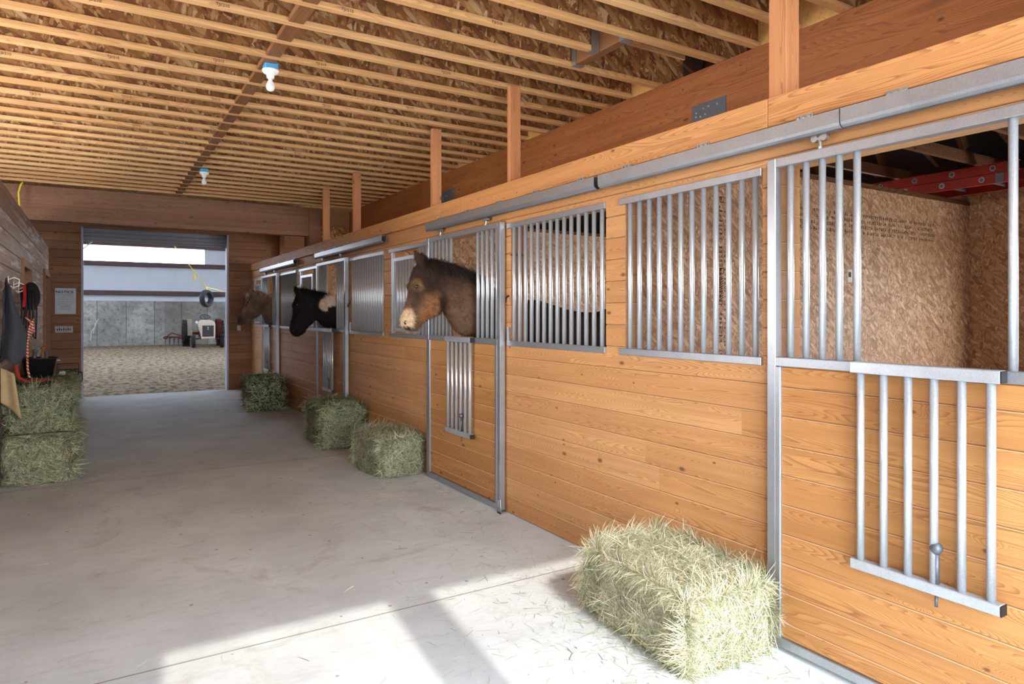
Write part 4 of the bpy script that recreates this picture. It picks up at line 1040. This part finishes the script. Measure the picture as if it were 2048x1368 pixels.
def hook(y, z, label):
    h_ = thing('wall_hook', (-.72, y, z), label, 'hook', 'white hooks on the left wall')
    obj('base_plate', bbox(.001, .008, -.02, .02, -.02, .06), 'white', h_)
    bm = B(); tube(bm, [(.006, 0, .03), (.05, 0, .05), (.09, 0, .03), (.085, 0, -.03), (.04, 0, -.05), (.02, 0, -.03)], .006, 8); obj('curl', bm, 'white', h_, True)
for y, z, l in ((8.0, 1.83, 'white curled hook nearest the charcoal pad'), (8.5, 1.80, 'middle white curled hook on the left wall'), (9.0, 1.77, 'white curled hook nearest the first side door')): hook(y, z, l)
def strap(name, pts, w_, mat, label, cat):
    bm = B(); pts = [Vector(q) for q in pts]; prev = None; rs = []
    for i, p in enumerate(pts):
        d_ = (pts[min(i + 1, len(pts) - 1)] - pts[max(i - 1, 0)]).normalized(); sd = Vector((.75, -.6, 0)).normalized() * w_ / 2; nn = d_.cross(sd).normalized() * .002
        rs.append([bm.verts.new(p + q) for q in (sd + nn, -sd + nn, -sd - nn, sd - nn)])
    for a, b in zip(rs, rs[1:]):
        for k in range(4): bm.faces.new((a[k], a[(k + 1) % 4], b[(k + 1) % 4], b[k]))
    bm.faces.new(rs[0][::-1]); bm.faces.new(rs[-1]); return tag(obj(name, bm, mat), label, cat)
strap('red_halter', [(-.632, 8.50, 1.832), (-.625, 8.47, 1.80), (-.62, 8.43, 1.72), (-.625, 8.40, 1.60)], .032, 'red', 'red halter webbing hanging from the middle hook', 'halter')
# black helmet-like cap
bm = B(); bmesh.ops.create_uvsphere(bm, u_segments=16, v_segments=12, radius=1, matrix=Matrix.Translation((-.60, 8.9, 1.72)) @ Matrix.Diagonal((.085, .10, .155, 1)))
hp = tag(obj('riding_helmet', bm, 'black', None, True), 'black riding helmet hanging beside the red halter', 'helmet')
bm = B(); box(bm, -.665, -.535, 8.80, 8.83, 1.57, 1.60); obj('brim', bm, 'black', hp)
# bridle: black leather loops
br = thing('bridle', (-.66, 8.6, 1.78), 'black leather bridle hanging between the charcoal pad and the helmet', 'bridle')
for k, (dx_, l_) in enumerate(((-.01, .34), (.03, .42), (.06, .36), (.09, .48))):
    bm = B(); tube(bm, [(dx_, 0, 0), (dx_ + .015, -.02, -l_ * .4), (dx_ + .01, -.03, -l_), (dx_ + .03, -.03, -l_ - .03), (dx_ + .04, -.02, -l_ * .5), (dx_ + .02, 0, 0)], .009, 6); obj('leather_strap', bm, 'black', br, True)
bm = B(); ring(bm, (.1, -.03, -.5), .032, .004, 'Y'); obj('bit_ring', bm, 'zinc', br)
# red and white lead rope
t = NT('red_white_rope', .85); p = t.obj(); x, y, z = t.sep(p)
wv_ = t.math('GREATER_THAN', t.math('SINE', t.math('MULTIPLY', t.math('ADD', z, t.math('MULTIPLY', x, .6)), 210)), .1); M['rwrope'] = t.col(t.mix(wv_, srgb(214, 74, 52), srgb(226, 214, 200)))
bm = B(); tube(bm, [(-.62, 8.55, 1.50), (-.575, 8.5, 1.44), (-.545, 8.5, 1.36), (-.58, 8.5, 1.30), (-.56, 8.5, 1.40), (-.55, 8.5, 1.48), (-.585, 8.5, 1.40), (-.60, 8.45, 1.25), (-.59, 8.3, 1.08), (-.58, 8.2, .98), (-.56, 8.15, .90)], .010, 8)
tag(obj('lead_rope', bm, 'rwrope', None, True), 'red and white lead rope hanging in a loose knot down to the hay stack', 'rope')
bm = B(); tube(bm, [(-.66, 7.9, 1.10), (-.64, 7.85, 1.0), (-.62, 7.82, .93), (-.56, 7.8, .89), (-.48, 7.9, .885), (-.40, 7.98, .885), (-.33, 8.0, .885)], .017, 8)
tag(obj('red_rope', bm, plain('brick_red_rope', (168, 60, 42), .85)), 'thick brick red rope trailing over the top hay bale', 'rope')
# tan chaps
def chf(a, b): return Vector((-.71 + .10 * a + .05 * b * a, 7.32 + .03 * math.sin(a * 5), 1.06 - .05 * a - (.30 + .10 * a) * b))
ch = cloth('leather_chaps', None, 8, 10, chf, 'tan', 'tan suede chaps hanging below the charcoal pad at the left edge', 'chaps', .006)
bm = B()
for k in range(3): tube(bm, [(-.69 + k * .045, 7.31, .70), (-.688 + k * .045, 7.30, .66)], .006, 6)
obj('buckle', bm, 'zinc', ch)
# black tub, with things inside
tb_ = thing('rubber_tub', (-.50, 8.42, .884), 'black rubber tub standing on the top hay bale', 'tub')
bm = B(); lathe(bm, [(.0, .0), (.115, .0), (.148, .185), (.162, .190), (.162, .202), (.146, .202), (.142, .19), (.11, .012), (0, .012)], 28); obj('tub_body', bm, 'black', tb_, True)
bm = B()
for s in (-1, 1): tube(bm, [(s * .150, -.03, .17), (s * .175, -.03, .165), (s * .175, .03, .165), (s * .150, .03, .17)], .006, 6)
obj('handle', bm, 'zinc', tb_)
for i, (dx_, h_, m_) in enumerate(((-.05, .10, 'plate'), (.02, .13, 'block'), (.05, .08, 'plate'))):
    bm = B(); tube(bm, [(0, 0, 0), (.01, 0, .14 + h_ * .5), (.015, .0, .16 + h_)], [.018, .018, .012], 8)
    lathe(bm, [(.0, .14 + h_), (.024, .15 + h_), (.026, .17 + h_), (.0, .18 + h_)], 10, 'Z', (.015, 0, 0))
    o = tag(obj('grooming_brush', bm, m_, None, True), ('left grey', 'middle brown', 'right grey')[i] + ' brush handle sticking up out of the black tub', 'brush', 'brushes in the tub'); o.location = (-.50 + dx_, 8.42, .89)
# wire rack
bm = B()
def rr_(x0, x1, y, z0, z1): tube(bm, [(x0, y, z0), (x0, y, z1), (x1, y, z1), (x1, y, z0), (x0, y, z0)], .006, 6)
rr_(-.37, -.17, 8.95, .86, .98); rr_(-.37, -.17, 8.75, .86, .93); tube(bm, [(-.37, 8.95, .87), (-.37, 8.75, .87)], .006, 6); tube(bm, [(-.17, 8.95, .87), (-.17, 8.75, .87)], .006, 6); tube(bm, [(-.17, 8.75, .90), (-.135, 8.68, .90), (-.13, 8.66, .82), (-.15, 8.68, .78)], .006, 6)
wr = tag(obj('wire_rack', bm, 'black'), 'black wire rack standing on the hay stack right of the tub', 'rack')
tag(obj('white_cup', bbox(-.345, -.285, 8.80, 8.86, .865, .905, .01), 'white'), 'small white block inside the black wire rack', 'cup')
bm = B(); tube(bm, [(-.66, 7.62, .94), (-.60, 7.58, .895), (-.52, 7.55, .88), (-.44, 7.56, .885), (-.37, 7.58, .90)], [.010, .011, .012, .016, .018], 8)
tag(obj('riding_crop', bm, 'black', None, True), 'black leather lash with a pale tip lying on the front of the hay stack', 'crop')
# yellow rope end hanging from the joists
bm = B(); a = atY(42, 369, 11.1); b = atY(37, 385, 11.1); c_ = atY(39, 412, 11.1)
tube(bm, [(a.x + .02, 11.1, 3.29), a, b, c_], .012, 8); tag(obj('rope_end', bm, 'yellow', None, True), 'short yellow rope end hanging from the joists above the left wall', 'rope')

# ------------------------------------------------------------------ arena: tyre swing and tractor
ty = atY(413, 597, 26.0)
sw = thing('tyre_swing', ty, 'tyre swing on a yellow rope in the arena beyond the far doorway', 'swing', rz=R(48))
bm = B(); ro, ri, wd = .31, .175, .10
prof = [(ri, -.06), (ri + .04, -.085), (ro - .05, -wd), (ro - .015, -.075), (ro, -.04), (ro, .04), (ro - .015, .075), (ro - .05, wd), (ri + .04, .085), (ri, .06), (ri + .02, 0)]
n = 40; rings = []
for k in range(n):
    a = 2 * math.pi * k / n; rings.append([bm.verts.new(((r_) * math.cos(a), h_, (r_) * math.sin(a))) for r_, h_ in prof])
for k in range(n):
    A_, B_ = rings[k], rings[(k + 1) % n]
    for j in range(len(prof)): bm.faces.new((A_[j], A_[(j + 1) % len(prof)], B_[(j + 1) % len(prof)], B_[j]))
bmesh.ops.recalc_face_normals(bm, faces=bm.faces[:])
obj('tyre', bm, 'black', sw, True)
top = ty + Vector((0, 0, .40)); up = atY(347, 490, 26.0); up2 = top + (up - top) * 2.4
inv_ = Matrix.Rotation(-R(48), 3, 'Z')
def loc_(p): return inv_ @ (Vector(p) - ty)
bm = B(); tube(bm, [loc_(top), loc_(up2)], .014, 6); tube(bm, [loc_(top), loc_(ty + Vector((.03, -.08, .24))), loc_(ty + Vector((0, 0, .20))), loc_(ty + Vector((0, .1, .26))), loc_(top)], .014, 6)
kn = atY(388, 548, 26.0)
tube(bm, [loc_(kn), loc_(kn + Vector((.02, 0, -.12))), loc_(kn + Vector((.03, 0, -.22)))], [.03, .04, .012], 6)
tube(bm, [loc_(top), loc_((2.72, FARY + .22, 1.86))], .011, 6)
obj('yellow_rope', bm, 'yellow', sw)

def wheel(name, R_, w_, lugs, parent, x, y):
    bm = B(); n = 36; pr = [(R_ * .62, -w_ * .42), (R_ * .8, -w_ * .5), (R_ * .95, -w_ * .45), (R_, -w_ * .25), (R_, w_ * .25), (R_ * .95, w_ * .45), (R_ * .8, w_ * .5), (R_ * .62, w_ * .42), (R_ * .6, 0)]
    rs = [[bm.verts.new((h_, r_ * math.cos(2 * math.pi * k / n), r_ * math.sin(2 * math.pi * k / n))) for r_, h_ in pr] for k in range(n)]
    for k in range(n):
        for j in range(len(pr)): bm.faces.new((rs[k][j], rs[k][(j + 1) % len(pr)], rs[(k + 1) % n][(j + 1) % len(pr)], rs[(k + 1) % n][j]))
    for k in range(lugs):
        for s in (-1, 1):
            a0 = 2 * math.pi * (k + (.25 if s > 0 else 0)) / lugs; pts = []
            for q, da in ((.02, 0), (.5, -.16)):
                a = a0 + da
                for rr2 in (R_ * .97, R_ * 1.035):
                    for e in (-.03, .03): pts.append(bm.verts.new((s * w_ * q, rr2 * math.cos(a + e), rr2 * math.sin(a + e))))
            for f in ((0, 1, 3, 2), (4, 6, 7, 5), (0, 4, 5, 1), (2, 3, 7, 6), (0, 2, 6, 4), (1, 5, 7, 3)): bm.faces.new([pts[i] for i in f])
    bmesh.ops.recalc_face_normals(bm, faces=bm.faces[:])
    o = obj(name, bm, 'black', parent); o.location = (x, y, R_ * (1.035 if lugs else 1))
    bm = B(); lathe(bm, [(0, -.05), (R_ * .2, -.05), (R_ * .22, -.01), (R_ * .55, -.01), (R_ * .63, -w_ * .3), (R_ * .63, w_ * .3), (R_ * .55, .01), (0, .01)], 24, 'X'); obj('rim', bm, M['rim'], o, True)
    return o
M['rim'] = plain('rusty_red_rim', (130, 66, 46), .7); M['tpaint'] = plain('faded_cream_paint', (204, 186, 168), .6, var=.18, scale=5); M['tred'] = plain('faded_red_paint', (112, 48, 38), .7, var=.2)
tp_ = atY(411, 692, 34.4)
tr = thing('tractor', (tp_.x, 34.4, -.01), 'old cream and red tractor parked facing the camera against the arena concrete wall', 'tractor', rz=R(-2))
wheel('rear_wheel', .61, .30, 18, tr, -.76, .9); wheel('rear_wheel', .61, .30, 18, tr, .72, .9); wheel('front_wheel', .31, .15, 0, tr, -.58, -.95); wheel('front_wheel', .31, .15, 0, tr, .60, -.95)
def loftrect(secs):
    bm = B(); rs = []
    for (y, x0, z0, z1, rr3) in secs:
        pts = []
        for (sx_, sz_, a0) in ((1, 1, 0), (-1, 1, 90), (-1, -1, 180), (1, -1, 270)):
            for k in range(4):
                a = R(a0 + k * 30); cx_, cz_ = sx_ * (x0 - rr3), (z1 - rr3 if sz_ > 0 else z0 + rr3)
                pts.append(bm.verts.new((cx_ + rr3 * math.cos(a), y, cz_ + rr3 * math.sin(a))))
        rs.append(pts)
    for a, b in zip(rs, rs[1:]):
        for k in range(len(a)): bm.faces.new((a[k], a[(k + 1) % len(a)], b[(k + 1) % len(a)], b[k]))
    bm.faces.new(rs[0][::-1]); bm.faces.new(rs[-1]); bmesh.ops.recalc_face_normals(bm, faces=bm.faces[:]); return bm
hd = obj('hood', loftrect([(-1.16, .24, .46, 1.05, .05), (-1.13, .30, .44, 1.17, .12), (-1.0, .32, .60, 1.23, .16), (-.4, .31, .66, 1.26, .15), (.12, .29, .70, 1.27, .12)]), 'tpaint', tr, True)
gr = obj('grille', bbox(-.235, .235, -1.185, -1.15, .52, 1.02, .01), plain('grille_dark', (60, 58, 56), .6), tr)
bm = B()
for k in range(14): box(bm, -.215 + k * .032, -.205 + k * .032, -1.195, -1.184, .55, 1.0)
obj('grille_bars', bm, M['plate'], gr)
bm = B(); box(bm, -.012, .012, -1.20, -1.184, .84, .97); box(bm, -.035, .035, -1.20, -1.184, .92, .95); box(bm, -.03, .03, -1.20, -1.184, .83, .85); obj('emblem', bm, 'tpaint', gr)
obj('bumper', bbox(-.28, .28, -1.24, -1.17, .42, .50, .01), 'tpaint', tr)
obj('engine', loftrect([(-1.0, .16, .40, .72, .05), (.1, .2, .40, .78, .05), (.9, .22, .42, .80, .08), (1.1, .2, .45, .75, .08)]), 'tred', tr)
bm = B(); tube(bm, [(-.58, -.95, .40), (-.2, -.98, .46), (.2, -.98, .46), (.6, -.95, .40)], .035, 8); tube(bm, [(-.56, -.95, .31), (-.56, -.95, .52)], .03, 8); tube(bm, [(.58, -.95, .31), (.58, -.95, .52)], .03, 8); obj('front_axle', bm, 'tred', tr)
bm = B(); tube(bm, [(-.76, .9, .62), (.72, .9, .62)], .07, 10); obj('rear_axle', bm, 'tred', tr)
for s, m_ in ((-1, 'tpaint'), (1, 'tred')):
    bm = B(); n = 12; x0 = s * .54; 
    R0 = .68; pp = [(.9 + R0 * math.cos(R(a)), .63 + R0 * math.sin(R(a))) for a in range(20, 191, 14)]
    for a, b in zip(pp, pp[1:]):
        v = [bm.verts.new(q) for q in ((x0, a[0], a[1]), (x0 + s * .20, a[0], a[1]), (x0 + s * .20, b[0], b[1]), (x0, b[0], b[1]))]; bm.faces.new(v)
        v = [bm.verts.new(q) for q in ((x0, a[0], a[1]), (x0, b[0], b[1]), (x0, .9, .63))]; bm.faces.new(v)
    bmesh.ops.solidify(bm, geom=bm.faces[:], thickness=.01); obj('fender', bm, m_, tr)
bm = B()
rg_ = [(math.cos(2 * math.pi * k / 20) * .22, .28 + math.sin(2 * math.pi * k / 20) * .12, 1.40 + math.sin(2 * math.pi * k / 20) * .10) for k in range(21)]
tube(bm, rg_, .014, 6); tube(bm, [(0, .28, 1.40), (0, -.05, 1.15)], .015, 6); tube(bm, [(-.21, .28, 1.4), (.21, .28, 1.4)], .009, 6); obj('steering_wheel', bm, 'black', tr)
bm = B(); lathe(bm, [(0, .0), (.19, .03), (.22, .08), (.20, .09), (0, .04)], 16, 'Z', (0, 1.0, .95)); obj('seat', bm, 'tred', tr)
bm = B(); tube(bm, [(-.31, -.35, .95), (-.38, -.37, 1.12)], .015, 6); lathe(bm, [(0, -.05), (.05, -.04), (.07, .03), (0, .04)], 12, 'Y', (-.40, -.37, 1.15)); obj('headlight', bm, 'white', tr)
# harrow
hp_ = atY(359, 691, 35.6)
hr = thing('disc_harrow', (hp_.x - .05, 36.35, -.01), 'low red disc harrow on the sand left of the tractor', 'harrow')
bm = B(); box(bm, -.55, .75, -.05, .05, .38, .46); box(bm, -.55, -.45, -.4, .5, .34, .42); box(bm, .1, .2, -.4, .5, .34, .42); tube(bm, [(-.5, 0, .4), (-.2, .2, .62), (.4, 0, .42)], .03, 6); obj('frame', bm, 'tred', hr)
for k in range(7):
    bm = B(); lathe(bm, [(0, -.01), (.2, .02), (.205, .025), (0, .005)], 18, 'X', (-.5 + k * .19, .1, .205)); obj('disc', bm, 'plate', hr)
bm = B(); tube(bm, [(.1, 38 - .012, .25), (.15, 37.985, .7), (.32, 37.985, 1.0), (.42, 37.985, 1.3), (.3, 37.985, 1.1), (.22, 37.985, .6)], .018, 5)
o = tag(obj('white_streak', bm, 'panel'), 'thin white twisted cable hanging against the arena concrete wall at left', 'cable'); o.location = (-.35, 0, 0)
